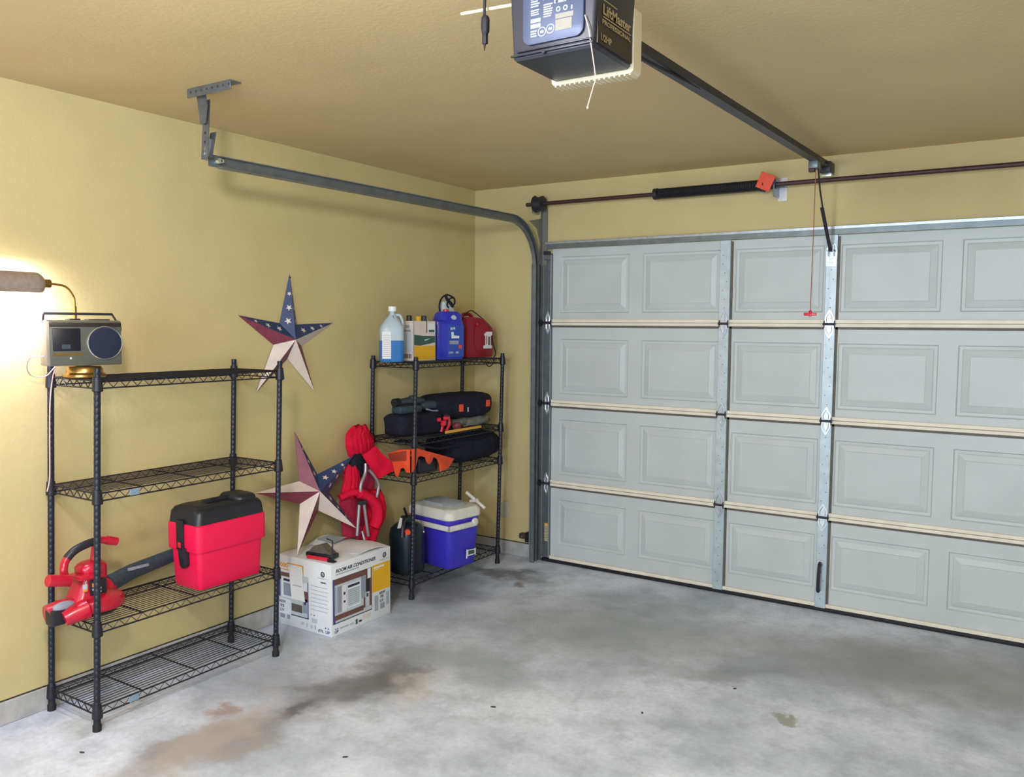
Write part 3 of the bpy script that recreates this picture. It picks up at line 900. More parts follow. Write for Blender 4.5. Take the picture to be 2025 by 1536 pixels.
def q(u0, u1, v0, v1, m, off=0.0006): b.rect(O, U, V, u0*W_, u1*W_, (1-v1)*zt, (1-v0)*zt, m, off)
def tx(s, u, v, size, width, m='ink', shear=0.0): b.text(s, size, O+U*(u*W_)+V*((1-v)*zt), U, V, m, shear, width, off=0.0012)
tx('ROOM AIR CONDITIONER', 0.07, 0.130, 0.026, 0.66*W_, 'ink', 0.25)
q(0.07, 0.45, 0.150, 0.165, 'inkg')
b.ring(O, U, V, 0.89*W_, 0.90*zt, 0.009, 0.015, 'ink', 0.0010); b.text('GE', 0.016, O+U*(0.89*W_)+V*(0.885*zt), U, V, 'ink', 0.2, 0.014, off=0.0012, align='c')
q(0.80, 0.97, 0.155, 0.165, 'inkg')
q(0.02, 0.665, 0.215, 0.835, 'ink', 0.0005)
q(0.022, 0.66, 0.22, 0.825, 'brown', 0.0007)
q(0.022, 0.05, 0.22, 0.825, 'violet', 0.0008)
q(0.05, 0.52, 0.30, 0.72, 'greyp', 0.0009); q(0.06, 0.16, 0.33, 0.69, 'greyp2', 0.0011); q(0.07, 0.09, 0.33, 0.69, 'greyp', 0.0012)
q(0.17, 0.24, 0.33, 0.70, 'cardw', 0.0011); q(0.19, 0.22, 0.43, 0.47, 'ink', 0.0013); q(0.19, 0.22, 0.55, 0.58, 'ink', 0.0013)
q(0.25, 0.47, 0.34, 0.68, 'cardw', 0.0010); q(0.26, 0.455, 0.36, 0.395, 'ink', 0.0012); q(0.26, 0.455, 0.42, 0.66, 'greyp', 0.0012)
for k in range(8): q(0.262, 0.452, 0.43+k*0.028, 0.438+k*0.028, 'greyp2', 0.0013)
q(0.48, 0.56, 0.30, 0.62, 'greyp2', 0.0010); q(0.59, 0.645, 0.22, 0.36, 'cardw', 0.0010); q(0.56, 0.625, 0.37, 0.55, 'opside', 0.0010)
q(0.55, 0.62, 0.55, 0.76, 'greyp', 0.0013); q(0.57, 0.60, 0.57, 0.62, 'ink', 0.0015); q(0.06, 0.655, 0.765, 0.82, 'greyp', 0.0009); q(0.06, 0.52, 0.74, 0.79, 'brown', 0.0011)
q(0.67, 0.995, 0.205, 0.60, 'yel', 0.0008); q(0.70, 0.88, 0.235, 0.26, 'cardw', 0.0010); q(0.70, 0.80, 0.27, 0.278, 'cardw', 0.0010)
tx('AEW', 0.79, 0.66, 0.021, 0.11*W_); tx('05', 0.815, 0.715, 0.021, 0.055*W_); tx('LV', 0.81, 0.775, 0.021, 0.06*W_)
q(0.71, 0.775, 0.66, 0.88, 'greyp2'); q(0.92, 0.97, 0.655, 0.85, 'greyp2'); q(0.81, 0.89, 0.795, 0.88, 'greyp2')
for k in range(10):
    q(0.71, 0.775, 0.67+k*0.021, 0.673+k*0.021, 'cardw', 0.0008); q(0.92, 0.97, 0.665+k*0.019, 0.668+k*0.019, 'cardw', 0.0008)
tx('UP', 0.045, 0.965, 0.022, 0.06*W_, 'violet')
for dx in (0.0, 0.032): b.poly(O, U, V, [((0.05+dx)*W_, 0.085*zt), ((0.07+dx)*W_, 0.085*zt), ((0.06+dx)*W_, 0.115*zt)], 'violet', 0.0010)
tx('ETL', 0.30, 0.935, 0.014, 0.06*W_, 'inkg'); q(0.385, 0.42, 0.885, 0.955, 'green'); q(0.44, 0.49, 0.915, 0.945, 'ink'); q(0.51, 0.64, 0.87, 0.93, 'cream')
q(0.13, 0.27, 0.91, 0.925, 'inkg')
b.build('front_print', bx, smooth=0, fix=False)
b = MB('ink')
O = Vector((x0, y0, 0)); U = Vector((1, 0, 0)); W_ = x1-x0
tx('5000', 0.01, 0.17, 0.034, 0.20*W_, 'org')
q(0.20, 0.50, 0.095, 0.112, 'org'); b.poly(O, U, V, [(0.47*W_, 0.90*zt), (0.50*W_, 0.90*zt), (0.50*W_, 0.76*zt), (0.49*W_, 0.76*zt), (0.478*W_, 0.84*zt)], 'org', 0.0008)
q(0.02, 0.24, 0.195, 0.207, 'org')
q(0.0, 0.59, 0.24, 0.82, 'greyp', 0.0005); q(0.0, 0.24, 0.245, 0.30, 'brown', 0.0008)
q(0.02, 0.06, 0.32, 0.60, 'violet', 0.0008); q(0.08, 0.40, 0.31, 0.60, 'cardw', 0.0008); q(0.12, 0.24, 0.33, 0.365, 'ink', 0.001); q(0.12, 0.38, 0.39, 0.57, 'greyp2', 0.001)
q(0.0, 0.59, 0.82, 0.835, 'ink'); q(0.568, 0.585, 0.32, 0.83, 'violet', 0.0008); q(0.50, 0.57, 0.33, 0.45, 'cardw', 0.0008); q(0.50, 0.568, 0.45, 0.60, 'brown', 0.0008)
q(0.27, 0.47, 0.66, 0.77, 'wedge', 0.0008); q(0.48, 0.56, 0.56, 0.76, 'greyp2', 0.0008); q(0.505, 0.54, 0.58, 0.64, 'ink', 0.001); q(0.0, 0.26, 0.62, 0.84, 'cardw', 0.0009)
tx('AEW', 0.03, 0.685, 0.021, 0.13*W_); tx('05', 0.055, 0.745, 0.021, 0.075*W_); tx('LV', 0.055, 0.805, 0.021, 0.075*W_)
q(0.05, 0.14, 0.83, 0.90, 'greyp2'); q(0.18, 0.235, 0.71, 0.90, 'greyp2')
b.ring(O, U, V, 0.85*W_, 0.845*zt, 0.009, 0.015, 'ink', 0.0010); b.text('GE', 0.016, O+U*(0.85*W_)+V*(0.83*zt), U, V, 'ink', 0.2, 0.014, off=0.0012, align='c')
q(0.76, 0.94, 0.21, 0.217, 'inkg'); q(0.80, 0.92, 0.255, 0.285, 'greyp'); q(0.82, 0.90, 0.263, 0.276, 'ink', 0.0008)
for k in range(7): q(0.66, 0.93+0.02*(k % 2), 0.34+k*0.055, 0.347+k*0.055, 'inkg'); q(0.64, 0.65, 0.335+k*0.055, 0.35+k*0.055, 'greyp2')
b.ring(O, U, V, 0.69*W_, 0.245*zt, 0.0, 0.004, 'ink', 0.001); b.ring(O, U, V, 0.64*W_, 0.25*zt, 0.0, 0.004, 'greyp2', 0.001); q(0.64, 0.74, 0.80, 0.86, 'greyp')
tx('UP', 0.89, 0.965, 0.022, 0.08*W_, 'violet'); tx('ETL', 0.76, 0.965, 0.020, 0.10*W_, 'ink', 0.2)
for dx in (0.0, 0.05): b.poly(O, U, V, [((0.88+dx)*W_, 0.10*zt), ((0.91+dx)*W_, 0.10*zt), ((0.895+dx)*W_, 0.13*zt)], 'violet', 0.0010)
q(0.44, 0.50, 0.89, 0.93, 'greyp'); q(0.54, 0.57, 0.89, 0.95, 'greyp'); q(0.62, 0.66, 0.90, 0.95, 'greyp'); q(0.70, 0.715, 0.89, 0.95, 'greyp2')
b.build('side_print', bx, smooth=0, fix=False)
b = MB('paper')
b.prism([(x0+0.225*W_, 0.86*zt), (x0+0.46*W_, 0.85*zt), (x0+0.525*W_, 0.40*zt), (x0+0.275*W_, 0.42*zt)], y0-0.003, y0-0.0015, 'y')
b.rect((x0+0.30*W_, y0-0.003, 0.60*zt), (1, 0, 0), (0, 0, 1), 0, 0.065, 0, 0.004, 'greyp2', 0.0005)
b.build('paper_note', bx, smooth=0)
# small tool standing on the carton
ht = thing('clamp_tool', 'small black clamp tool with red handle and bent steel crank on the white carton', 'hand tool', (0.276, -1.800, zt+0.0005), 0.12)
b = MB('wedge')
b.prism([(-0.078, 0.028), (0.076, 0.028), (0.010, 0.078), (-0.045, 0.060)], 0.0, 0.05, 'y')
b.build('wedge_body', ht)
b = MB('black'); b.box(-0.088, 0.082, -0.008, 0.058, 0.006, 0.03, bev=0.005); b.build('base_block', ht)
b = MB('redpl'); b.tube([(-0.062, -0.022, 0.010), (0.072, -0.022, 0.010)], 0.010, 12); b.build('handle', ht)
b = MB('dark'); b.tube([(0.045, 0.004, 0.112), (0.094, -0.012, 0.110), (0.098, -0.022, 0.008)], 0.004, 8); b.cyl((0.070, -0.022, 0.010), (0.108, -0.022, 0.010), 0.006, 8); b.box(0.076, 0.118, -0.036, -0.008, 0.0, 0.007, 'black', bev=0.002)
b.build('crank', ht)

# ------------------------------------------------------------------ red toolbox
tbx = thing('toolbox', 'bright red plastic toolbox with black lid on the rack shelf', 'toolbox', (0.250, -2.418, LA[1]+0.0055), 0.0)
L, Wd = 0.385, 0.225
b = MB('tbred')
b.loft(rings_z([(0.0, 0, 0, Wd-0.050, L-0.052, 0.016), (0.008, 0, 0, Wd-0.040, L-0.040, 0.020), (0.185, 0, 0, Wd-0.022, L-0.022, 0.024)], 5))
b.build('body', tbx)
b = MB('tbred')
b.loft(rings_z([(0.175, 0, 0, Wd+0.000, L+0.000, 0.028), (0.180, 0, 0, Wd+0.004, L+0.004, 0.030), (0.292, 0, 0, Wd+0.004, L+0.004, 0.030), (0.296, 0, 0, Wd-0.004, L-0.004, 0.030)], 5))
b.build('upper_band', tbx)
b = MB('black')
b.loft(rings_z([(0.290, 0, 0, Wd-0.004, L-0.004, 0.030), (0.345, 0, 0, Wd-0.012, L-0.014, 0.034), (0.362, 0, 0, Wd-0.035, L-0.035, 0.034), (0.368, 0, 0, Wd-0.07, L-0.07, 0.03)], 5))
b.blob((0, 0.115, 0.358), (0.085, 0.062, 0.034), 3.5, 0.02, nu=28, nv=14)
b.blob((0, -0.120, 0.358), (0.080, 0.050, 0.018), 3.5, 0.02, nu=28, nv=14)
b.build('lid', tbx)
b = MB('black')
b.tube(smooth_pts([(0.0, -0.085, 0.364), (0.0, -0.07, 0.370), (0.0, 0.0, 0.372), (0.0, 0.07, 0.372), (0.0, 0.085, 0.368)], 4), 0.012, 10, flat=1.2)
b.build('carry_handle', tbx)
b = MB('black')
ya = -L/2-0.004
b.box(-0.026, 0.020, ya-0.008, ya+0.004, 0.18, 0.315, bev=0.003)
b.prism([(-0.022, 0.19), (0.034, 0.19), (0.034, 0.115), (0.022, 0.098), (0.004, 0.098), (-0.008, 0.112)], ya-0.006, ya+0.018, 'y', bev=0.002)
b.box(-0.012, 0.008, ya-0.011, ya-0.006, 0.19, 0.215, 'redpl', bev=0.002)
b.build('latch', tbx)

# ------------------------------------------------------------------ leaf blower
bl = thing('leaf_blower', 'red electric leaf blower with dark tube lying on the rack shelf', 'leaf blower', (0.205, -2.998, LA[1]+0.0055), 0.0)
b = MB('blowred')
b.X = Matrix.Rotation(math.radians(-4), 4, 'Y')
b.lathe([(0.060, 0.012), (0.095, 0.012), (0.112, 0.020), (0.118, 0.040), (0.112, 0.062), (0.092, 0.074), (0.06, 0.080)], 40)
b.lathe([(0.085, 0.012), (0.085, 0.0), (0.07, 0.0)], 30, 'black')
# volute exit towards the tube
b.tube(smooth_pts([(-0.075, 0.0, 0.045), (-0.085, 0.06, 0.052), (-0.092, 0.13, 0.070)], 4), [0.040]*9, 16)
# front lips (intake / outlet)
b.tube([(0.070, -0.070, 0.040), (0.060, -0.120, 0.030), (0.052, -0.155, 0.020)], [0.042, 0.036, 0.030], 14)
b.tube([(0.015, -0.080, 0.045), (0.000, -0.150, 0.040), (-0.006, -0.190, 0.035)], [0.046, 0.045, 0.042], 14)
b.build('fan_housing', bl)
b = MB('black'); b.box(-0.012, 0.048, -0.197, -0.120, 0.0, 0.062, 'black', bev=0.008); b.blob((0.028, -0.140, 0.066), (0.018, 0.045, 0.020), 2.5, 0, m='greyp2', nu=16, nv=10)
b.build('outlet_door', bl)
b = MB('blowred')
b.loft([[Vector((x, y, z)) for x, y in rrect(0.0, -0.035+0.01*k, 0.125-0.012*k, 0.150-0.014*k, 0.05-0.005*k, 5)] for k, z in enumerate((0.070, 0.105, 0.145, 0.185))])
b.blob((0.0, -0.010, 0.185), (0.052, 0.060, 0.034), 2.4, 0.02, nu=24, nv=12)
b.box(-0.030, 0.072, -0.095, 0.000, 0.160, 0.176, bev=0.006)
b.build('motor_housing', bl)
b = MB('black'); b.box(0.050, 0.064, -0.050, 0.018, 0.088, 0.150, bev=0.004)
Ob, Ub = Vector((0.0645, -0.050, 0.088)), Vector((0, 1, 0))
b.rect(Ob, Ub, V, 0.006, 0.040, 0.036, 0.052, 'org'); b.rect(Ob, Ub, V, 0.006, 0.044, 0.022, 0.030, 'greyp'); b.rect(Ob, Ub, V, 0.012, 0.044, 0.008, 0.015, 'greyp')
b.rect(Ob, Ub, V, -0.034, -0.014, 0.036, 0.056, 'greyp'); b.rect(Ob, Ub, V, -0.034, -0.014, 0.026, 0.036, 'org')
b.build('name_label', bl)
HP = smooth_pts([(0.01, -0.120, 0.165), (0.01, -0.128, 0.205), (0.0, -0.112, 0.240), (0.0, -0.075, 0.272), (0.0, -0.020, 0.288), (0.0, 0.030, 0.292), (0.0, 0.062, 0.286)], 6)
n_ = len(HP)
b = MB('blowred'); b.tube(HP[:15], 0.0155, 12); b.build('front_grip_stem', bl)
b = MB('blowred'); b.tube(HP[28:], 0.015, 12); b.tube([HP[-1], (0.004, 0.104, 0.272)], [0.019, 0.017], 14); b.cyl((0.004, 0.104, 0.272), (0.004, 0.106, 0.2715), 0.010, 10, 'starred')
b.tube([HP[28], (0.0, 0.010, 0.205)], [0.014, 0.022], 10)
b.build('rear_grip', bl)
b = MB('black'); b.tube(HP[13:30], 0.0165, 12); b.build('handle_grip', bl)
b = MB('blowred'); b.tube([(0.050, -0.212, 0.192), (0.050, -0.128, 0.170)], 0.023, 18); b.build('side_knob', bl)
b = MB('teal')
b.tube([(-0.092, 0.120, 0.068), (-0.105, 0.24, 0.092), (-0.118, 0.46, 0.115), (-0.122, 0.62, 0.12)], [0.037, 0.034, 0.030, 0.030], 18)
b.box(-0.078, -0.068, 0.20, 0.30, 0.108, 0.120, 'greyp2', bev=0.002)
b.build('blower_tube', bl)

# ------------------------------------------------------------------ radio and lamp
rd = thing('radio', 'old grey portable cassette radio with round speaker on top of rack', 'radio', (0.268, -3.040, 1.4475), math.radians(-13))
RW, RDp, RH = 0.278, 0.085, 0.178
b = MB('radios'); b.box(-RDp, 0.0, -RW/2, RW/2, 0, RH, bev=0.006); b.build('case', rd)
b = MB('radio'); b.box(-0.004, 0.006, -RW/2+0.012, RW/2-0.002, 0.003, RH-0.004, bev=0.003)
b.box(-0.002, 0.0085, -RW/2+0.012, RW/2-0.002, RH-0.026, RH-0.010, 'opside', bev=0.002)
b.box(-0.002, 0.0075, -RW/2+0.020, -0.01, 0.040, 0.048, 'brass')
b.box(-0.002, 0.0085, -0.058, -0.052, 0.026, 0.034, 'white', bev=0.001, seg=1)
b.build('face_plate', rd)
b = MB('win'); b.box(0.0, 0.010, -RW/2+0.022, -0.018, 0.058, 0.146, bev=0.003); b.box(0.008, 0.0108, -RW/2+0.052, -0.055, 0.066, 0.084, 'teal', bev=0.001, seg=1); b.build('cassette_window', rd)
b = MB('grille')
X = Matrix.Translation((0.006, 0.072, 0.088)) @ Matrix.Rotation(PI/2, 4, 'Y')
b.lathe([(0.062, 0.0), (0.062, 0.007), (0.05, 0.011), (0.02, 0.013), (0.002, 0.0135)], 40, X=X)
b.lathe([(0.062, 0.0), (0.067, 0.0), (0.067, 0.007), (0.0645, 0.010), (0.062, 0.007)], 40, 'bright', X=X, cap=False)
b.build('speaker', rd)
b = MB('dark'); b.box(-0.05, -0.036, -RW/2+0.004, RW/2-0.018, RH+0.020, RH+0.030, bev=0.003)
b.tube([(-0.043, -RW/2+0.006, RH+0.025), (-0.043, -RW/2+0.002, RH-0.012)], 0.004, 6); b.tube([(-0.043, RW/2-0.020, RH+0.025), (-0.043, RW/2+0.002, RH-0.012)], 0.004, 6)
b.build('carry_handle', rd)
b = MB('radio'); b.cyl((-0.03, RW/2, 0.145), (-0.03, RW/2+0.008, 0.145), 0.012, 14); b.build('tuning_knob', rd)
b = MB('black'); b.box(-0.07, -0.01, -0.05, -0.01, RH-0.001, RH+0.006, bev=0.002); b.box(-0.07, -0.01, 0.02, 0.10, RH-0.001, RH+0.005, bev=0.002); b.build('top_buttons', rd)

lp = thing('desk_lamp', 'lit brass arm desk lamp with long bronze shade behind the radio', 'lamp', (0.205, -3.008, LA[3]+0.0055), 0.0)
b = MB('brass'); b.lathe([(0.075, 0.0), (0.080, 0.004), (0.080, 0.012), (0.068, 0.020), (0.067, 0.034), (0.060, 0.044), (0.02, 0.047)], 40); b.build('base', lp)
AX = -0.075
b = MB('brass')
b.tube(smooth_pts([(AX, 0.010, 0.02), (AX, 0.010, 0.20), (AX, 0.010, 0.30), (AX, 0.004, 0.328), (AX, -0.022, 0.360), (AX, -0.058, 0.369), (AX, -0.095, 0.371)], 6), 0.0045, 10)
b.tube([(AX, 0.010, 0.0), (AX, 0.010, 0.285)], 0.0075, 12)
b.build('arm', lp)
b = MB('brass'); b.tube([(AX, -0.088, 0.371), (AX, -0.130, 0.371)], 0.017, 18); b.build('socket', lp)
b = MB('shade')
def shell(u, v):
    yy = -0.122-0.27*v
    r = 0.046*min(1.0, 0.72+v*4.5)
    a = math.radians(-48+184*u)     # opens down towards the wall
    return (AX+math.cos(a)*r, yy, 0.367+math.sin(a)*r*1.0)
b.grid(shell, 20, 20, th=0.0015)
b.lathe([(0.006, -0.001), (0.034, -0.001), (0.034, 0.001), (0.006, 0.001)], 24, X=Matrix.Translation((AX, -0.124, 0.367)) @ Matrix.Rotation(PI/2, 4, 'X'))
b.build('lamp_shade', lp)
b = MB('bulb'); b.tube([(AX-0.004, -0.145, 0.367), (AX-0.004, -0.33, 0.367)], 0.012, 12); b.build('bulb', lp)
b = MB('brass'); b.tube([(AX+0.012, -0.128, 0.352), (AX+0.016, -0.130, 0.328)], 0.0018, 6); b.build('switch_pin', lp)
ld = bpy.data.lights.new('desk_lamp_light', 'AREA'); ld.shape = 'RECTANGLE'; ld.size = 0.18; ld.size_y = 0.03; ld.energy = 14.0; ld.color = (0.78, 0.76, 1.0)
lo = bpy.data.objects.new('desk_lamp_light', ld); COL.objects.link(lo)
lo.parent = lp; lo.location = (AX-0.020, -0.25, 0.367)
cs_, sn_ = math.cos(math.radians(44)), math.sin(math.radians(44))
lo.rotation_euler = Matrix(((0, -sn_, cs_), (1, 0, 0), (0, cs_, sn_))).to_euler()   # looks down to the wall

pc = MB('pink')
pc.tube(smooth_pts([(0.205, -3.165, 1.485), (0.15, -3.19, 1.480), (0.10, -3.180, 1.44), (0.065, -3.145, 1.405), (0.075, -3.095, 1.400), (0.085, -3.060, 1.436), (0.080, -3.068, 1.40), (0.068, -3.076, 1.30), (0.062, -3.080, 1.15), (0.060, -3.084, 0.99), (0.066, -3.100, 0.93)], 5), 0.0026, 6)
tag(pc.build('power_cord'), 'thin pale pinkish power cord trailing from the radio down the rack post', 'cord')
# ------------------------------------------------------------------ top shelf of the far rack
ZB = LB[3]+0.0055
jg = thing('fluid_jug', 'clear plastic jug half full of blue fluid with white cap', 'jug', (0.232, -1.170, ZB), math.radians(-42))
def jug_rings(zs): return rings_z([(z, 0, cy, a*0.86, c*0.78, r) for z, cy, a, c, r in zs], 5)
b = MB('jug')
b.loft(jug_rings([(0.124, 0, 0.150, 0.176, 0.032), (0.185, 0, 0.150, 0.176, 0.034), (0.205, 0.002, 0.145, 0.166, 0.034), (0.245, 0.004, 0.095, 0.105, 0.032), (0.268, 0.006, 0.052, 0.056, 0.024), (0.280, 0.006, 0.040, 0.040, 0.019), (0.296, 0.006, 0.040, 0.040, 0.019)]))
b.build('upper_shell', jg)
b = MB('fluid'); b.loft(jug_rings([(0.0, 0, 0.140, 0.165, 0.028), (0.006, 0, 0.150, 0.176, 0.032), (0.124, 0, 0.150, 0.176, 0.032)])); b.build('filled_lower_half', jg, label='blue fluid filled lower half')
b = MB('white'); b.lathe([(0.022, 0.0), (0.0235, 0.002), (0.0235, 0.026), (0.021, 0.029)], 20, X=Matrix.Translation((0, 0.006, 0.292))); b.build('cap', jg)
b = MB('jug'); b.tube(smooth_pts([(0.0, 0.022, 0.270), (0.0, 0.048, 0.270), (0.0, 0.062, 0.245), (0.0, 0.066, 0.215), (0.0, 0.062, 0.19)], 5), 0.009, 10); b.build('handle', jg)
b = MB('paper'); b.rect((0.0650, -0.061, 0.02), (0, 1, 0), (0, 0, 1), 0.0, 0.050, 0.0, 0.155, 'paper', 0.0008)
for k in range(12): b.rect((0.0650, -0.061, 0.02), (0, 1, 0), (0, 0, 1), 0.006, 0.044, 0.012+k*0.011, 0.0145+k*0.011, 'inkg', 0.0012)
b.build('label', jg, smooth=0, fix=False)

ob = thing('oil_box', 'open white carton with green and orange yellow bands', 'box', (0.252, -0.955, ZB), math.radians(-3))
b = MB('cardw')
BX, BY, BZ = 0.058, 0.098, 0.238
for (a, c, d, e) in ((-BX, BX, -BY, -BY+0.004), (-BX, BX, BY-0.004, BY), (-BX, -BX+0.004, -BY, BY), (BX-0.004, BX, -BY, BY)): b.box(a, c, d, e, 0, BZ, 'cream')
b.box(-BX, BX, -BY, BY, 0, 0.004, 'cream')
b.build('carton', ob, smooth=0)
b = MB('green')
O = Vector((BX, -BY, 0)); U = Vector((0, 1, 0)); W_ = 2*BY; zt_ = BZ
def q2(u0, u1, v0, v1, m, off=0.0006): b.rect(O, U, V, u0*W_, u1*W_, (1-v1)*zt_, (1-v0)*zt_, m, off)
q2(0.02, 0.98, 0.62, 0.97, 'yel'); b.poly(O, U, V, [(0.02*W_, 0.40*zt_), (0.30*W_, 0.385*zt_), (0.98*W_, 0.46*zt_), (0.98*W_, 0.62*zt_), (0.40*W_, 0.63*zt_), (0.02*W_, 0.66*zt_)], 'green', 0.001)
q2(0.64, 0.97, 0.05, 0.30, 'cardw', 0.0012); q2(0.68, 0.94, 0.22, 0.28, 'green', 0.0014); q2(0.28, 0.56, 0.05, 0.26, 'cream', 0.001); q2(0.56, 0.60, 0.0, 0.30, 'wedge', 0.0012)
b.poly(O, U, V, [(0.45*W_, 0.53*zt_), (0.52*W_, 0.50*zt_), (0.78*W_, 0.57*zt_)], 'greyp', 0.0014)
O = Vector((-BX, -BY, 0)); U = Vector((1, 0, 0)); W_ = 2*BX
q2(0.20, 0.85, 0.30, 0.78, 'greyp'); q2(0.25, 0.85, 0.82, 0.93, 'wedge')
for k in range(5): q2(0.28+k*0.12, 0.31+k*0.12, 0.82, 0.93, 'cream', 0.001)
q2(0.35, 0.80, 0.22, 0.27, 'greyp2'); q2(0.45, 0.70, 0.10, 0.18, 'greyp2')
b.build('print', ob, smooth=0, fix=False)
for (px, py, m_, h_) in ((-0.012, -0.060, 'black', 0.262), (0.008, 0.0, 'yel', 0.258), (0.0, 0.058, 'teal', 0.262)):
    b = MB(m_)
    b.lathe([(0.027, 0), (0.027, h_-0.07), (0.020, h_-0.03), (0.017, h_-0.02), (0.017, h_), (0.012, h_+0.004)], 16)
    o = b.build('oil_bottle')
    bb = {'black': 'black capped bottle poking out of the open carton', 'yel': 'yellow capped bottle poking out of the open carton', 'teal': 'dark teal capped bottle poking out of the open carton'}[m_]
    tag(o, bb, 'bottle', 'bottles in the open carton')
    cs, sn = math.cos(math.radians(-3)), math.sin(math.radians(-3))
    o.location = (0.252+px*cs-py*sn, -0.955+px*sn+py*cs, ZB+0.005)

bj = thing('blue_jug', 'large blue plastic jug with white lettering on the top shelf', 'jug', (0.232, -0.662, ZB), math.radians(-15))
b = MB('bluejug')
b.loft(rings_z([(0.0, 0, 0, 0.130, 0.215, 0.030), (0.008, 0, 0, 0.142, 0.228, 0.036), (0.215, 0, 0, 0.142, 0.228, 0.036), (0.236, 0, 0, 0.138, 0.222, 0.036), (0.246, 0, 0.024, 0.125, 0.172, 0.036), (0.285, 0, 0.028, 0.115, 0.158, 0.036), (0.300, 0, 0.028, 0.085, 0.130, 0.032)], 5))
b.build('body', bj)
b = MB('bluelabel')
b.box(0.066, 0.0722, -0.028, 0.100, 0.014, 0.215, bev=0.002)
O = Vector((0.0722, -0.028, 0)); U = Vector((0, 1, 0))
b.rect(O, U, V, 0.020, 0.036, 0.185, 0.200, 'greyp', 0.001); b.rect(O, U, V, 0.040, 0.056, 0.187, 0.202, 'greyp', 0.001)
b.poly(O, U, V, [(0.025, 0.172), (0.045, 0.172), (0.047, 0.150), (0.090, 0.148), (0.090, 0.132), (0.028, 0.132)], 'cardw', 0.001)
b.rect(O, U, V, 0.012, 0.085, 0.095, 0.118, 'greyp2', 0.001); b.rect(O, U, V, 0.085, 0.110, 0.068, 0.090, 'ored', 0.001)
b.text('15W', 0.020, O+V*0.036+U*0.008, U, V, 'greyp', 0, 0.034, off=0.001); b.text('40', 0.020, O+V*0.036+U*0.060, U, V, 'greyp', 0, 0.026, off=0.001)
b.poly(Vector((0.060, 0, 0)), U, V, [(0.0, 0.262), (0.012, 0.276), (0.030, 0.278), (0.048, 0.262), (0.040, 0.250), (0.018, 0.250)], 'greyp', 0.004)
b.build('label', bj, smooth=0)
b = MB('redpl'); b.lathe([(0.017, 0), (0.019, 0.002), (0.019, 0.016), (0.016, 0.018)], 16, X=Matrix.Translation((0.02, -0.005, 0.296))); b.build('cap', bj)
# strapped lamp on top of the jug
hl = thing('headlamp', 'small clear headlamp with a looped black strap on the blue jug', 'headlamp', (0.215, -0.625, ZB+0.301), math.radians(-15))
b = MB('greyp'); b.loft(rings_z([(0.0, 0, 0.008, 0.060, 0.100, 0.02), (0.018, 0, 0.008, 0.056, 0.094, 0.02), (0.040, 0, -0.006, 0.04, 0.060, 0.018), (0.062, 0, -0.012, 0.034, 0.045, 0.015)], 4)); b.build('lamp_body', hl)
b = MB('black2')
b.tube(smooth_pts([(0.02, -0.062, -0.01), (0.02, -0.066, 0.040), (0.02, -0.050, 0.080), (0.02, -0.015, 0.104), (0.02, 0.020, 0.100), (0.02, 0.052, 0.082), (0.02, 0.056, 0.056), (0.02, 0.040, 0.036)], 5), 0.0055, 8)
b.tube(smooth_pts([(0.025, -0.022, 0.104), (0.028, -0.010, 0.075), (0.030, 0.014, 0.055), (0.03, 0.034, 0.030)], 5), 0.010, 8)
b.tube(smooth_pts([(0.025, 0.004, 0.020), (0.028, -0.012, 0.045), (0.025, 0.012, 0.080), (0.02, 0.050, 0.09)], 5), 0.005, 8)
b.build('strap', hl)
gc = thing('gas_can', 'dark red gasoline can with white label on the top shelf', 'gas can', (0.185, -0.290, ZB), math.radians(-8))
b = MB('maroonpl')
b.prism([(-0.130, 0.0), (0.122, 0.0), (0.128, 0.020), (0.132, 0.175), (0.118, 0.205), (0.040, 0.255), (-0.020, 0.268), (-0.120, 0.268), (-0.134, 0.250), (-0.136, 0.02)], -0.075, 0.075, 'x', bev=0.012)
b.blob((0.076, 0.02, 0.13), (0.010, 0.085, 0.095), 4, 0.0, nu=24, nv=12)
b.build('tank', gc)
b = MB('cardw')
O = Vector((0.084, 0.015, 0.06)); U = Vector((0, 1, 0))
b.poly(O, U, V, [(0.0, 0.0), (0.086, 0.0), (0.086, 0.018), (0.075, 0.022), (0.075, 0.085), (0.088, 0.09), (0.088, 0.112), (0.03, 0.112), (0.006, 0.095), (0.018, 0.08), (0.018, 0.022), (0.0, 0.02)], 'cardw', 0.003)
b.rect(O, U, V, 0.028, 0.036, 0.028, 0.085, 'maroonpl', 0.0036); b.rect(O, U, V, 0.048, 0.066, 0.022, 0.080, 'wedge', 0.0036)
b.build('label', gc, smooth=0, fix=False)
b = MB('redpl'); b.cyl((0.083, -0.045, 0.222), (0.089, -0.045, 0.222), 0.008, 12); b.build('vent_cap', gc)
b = MB('maroonpl'); b.tube(smooth_pts([(0, -0.10, 0.262), (0, -0.09, 0.285), (0, -0.03, 0.287), (0, 0.0, 0.262)], 5), 0.012, 10); b.build('handle', gc)
ch = MB('rubber'); ch.tube(smooth_pts([(0.20, -0.425, 1.640), (0.20, -0.410, 1.678), (0.20, -0.334, 1.713), (0.20, -0.256, 1.690), (0.255, -0.170, 1.60), (0.285, -0.195, 1.508), (0.33, -0.225, 1.435), (0.378, -0.310, 1.412), (0.385, -0.338, 1.364), (0.385, -0.390, 1.350), (0.385, -0.430, 1.385)], 6), 0.0036, 8)
tag(ch.build('black_cable'), 'thin black cable looped over the red gasoline can', 'cable')

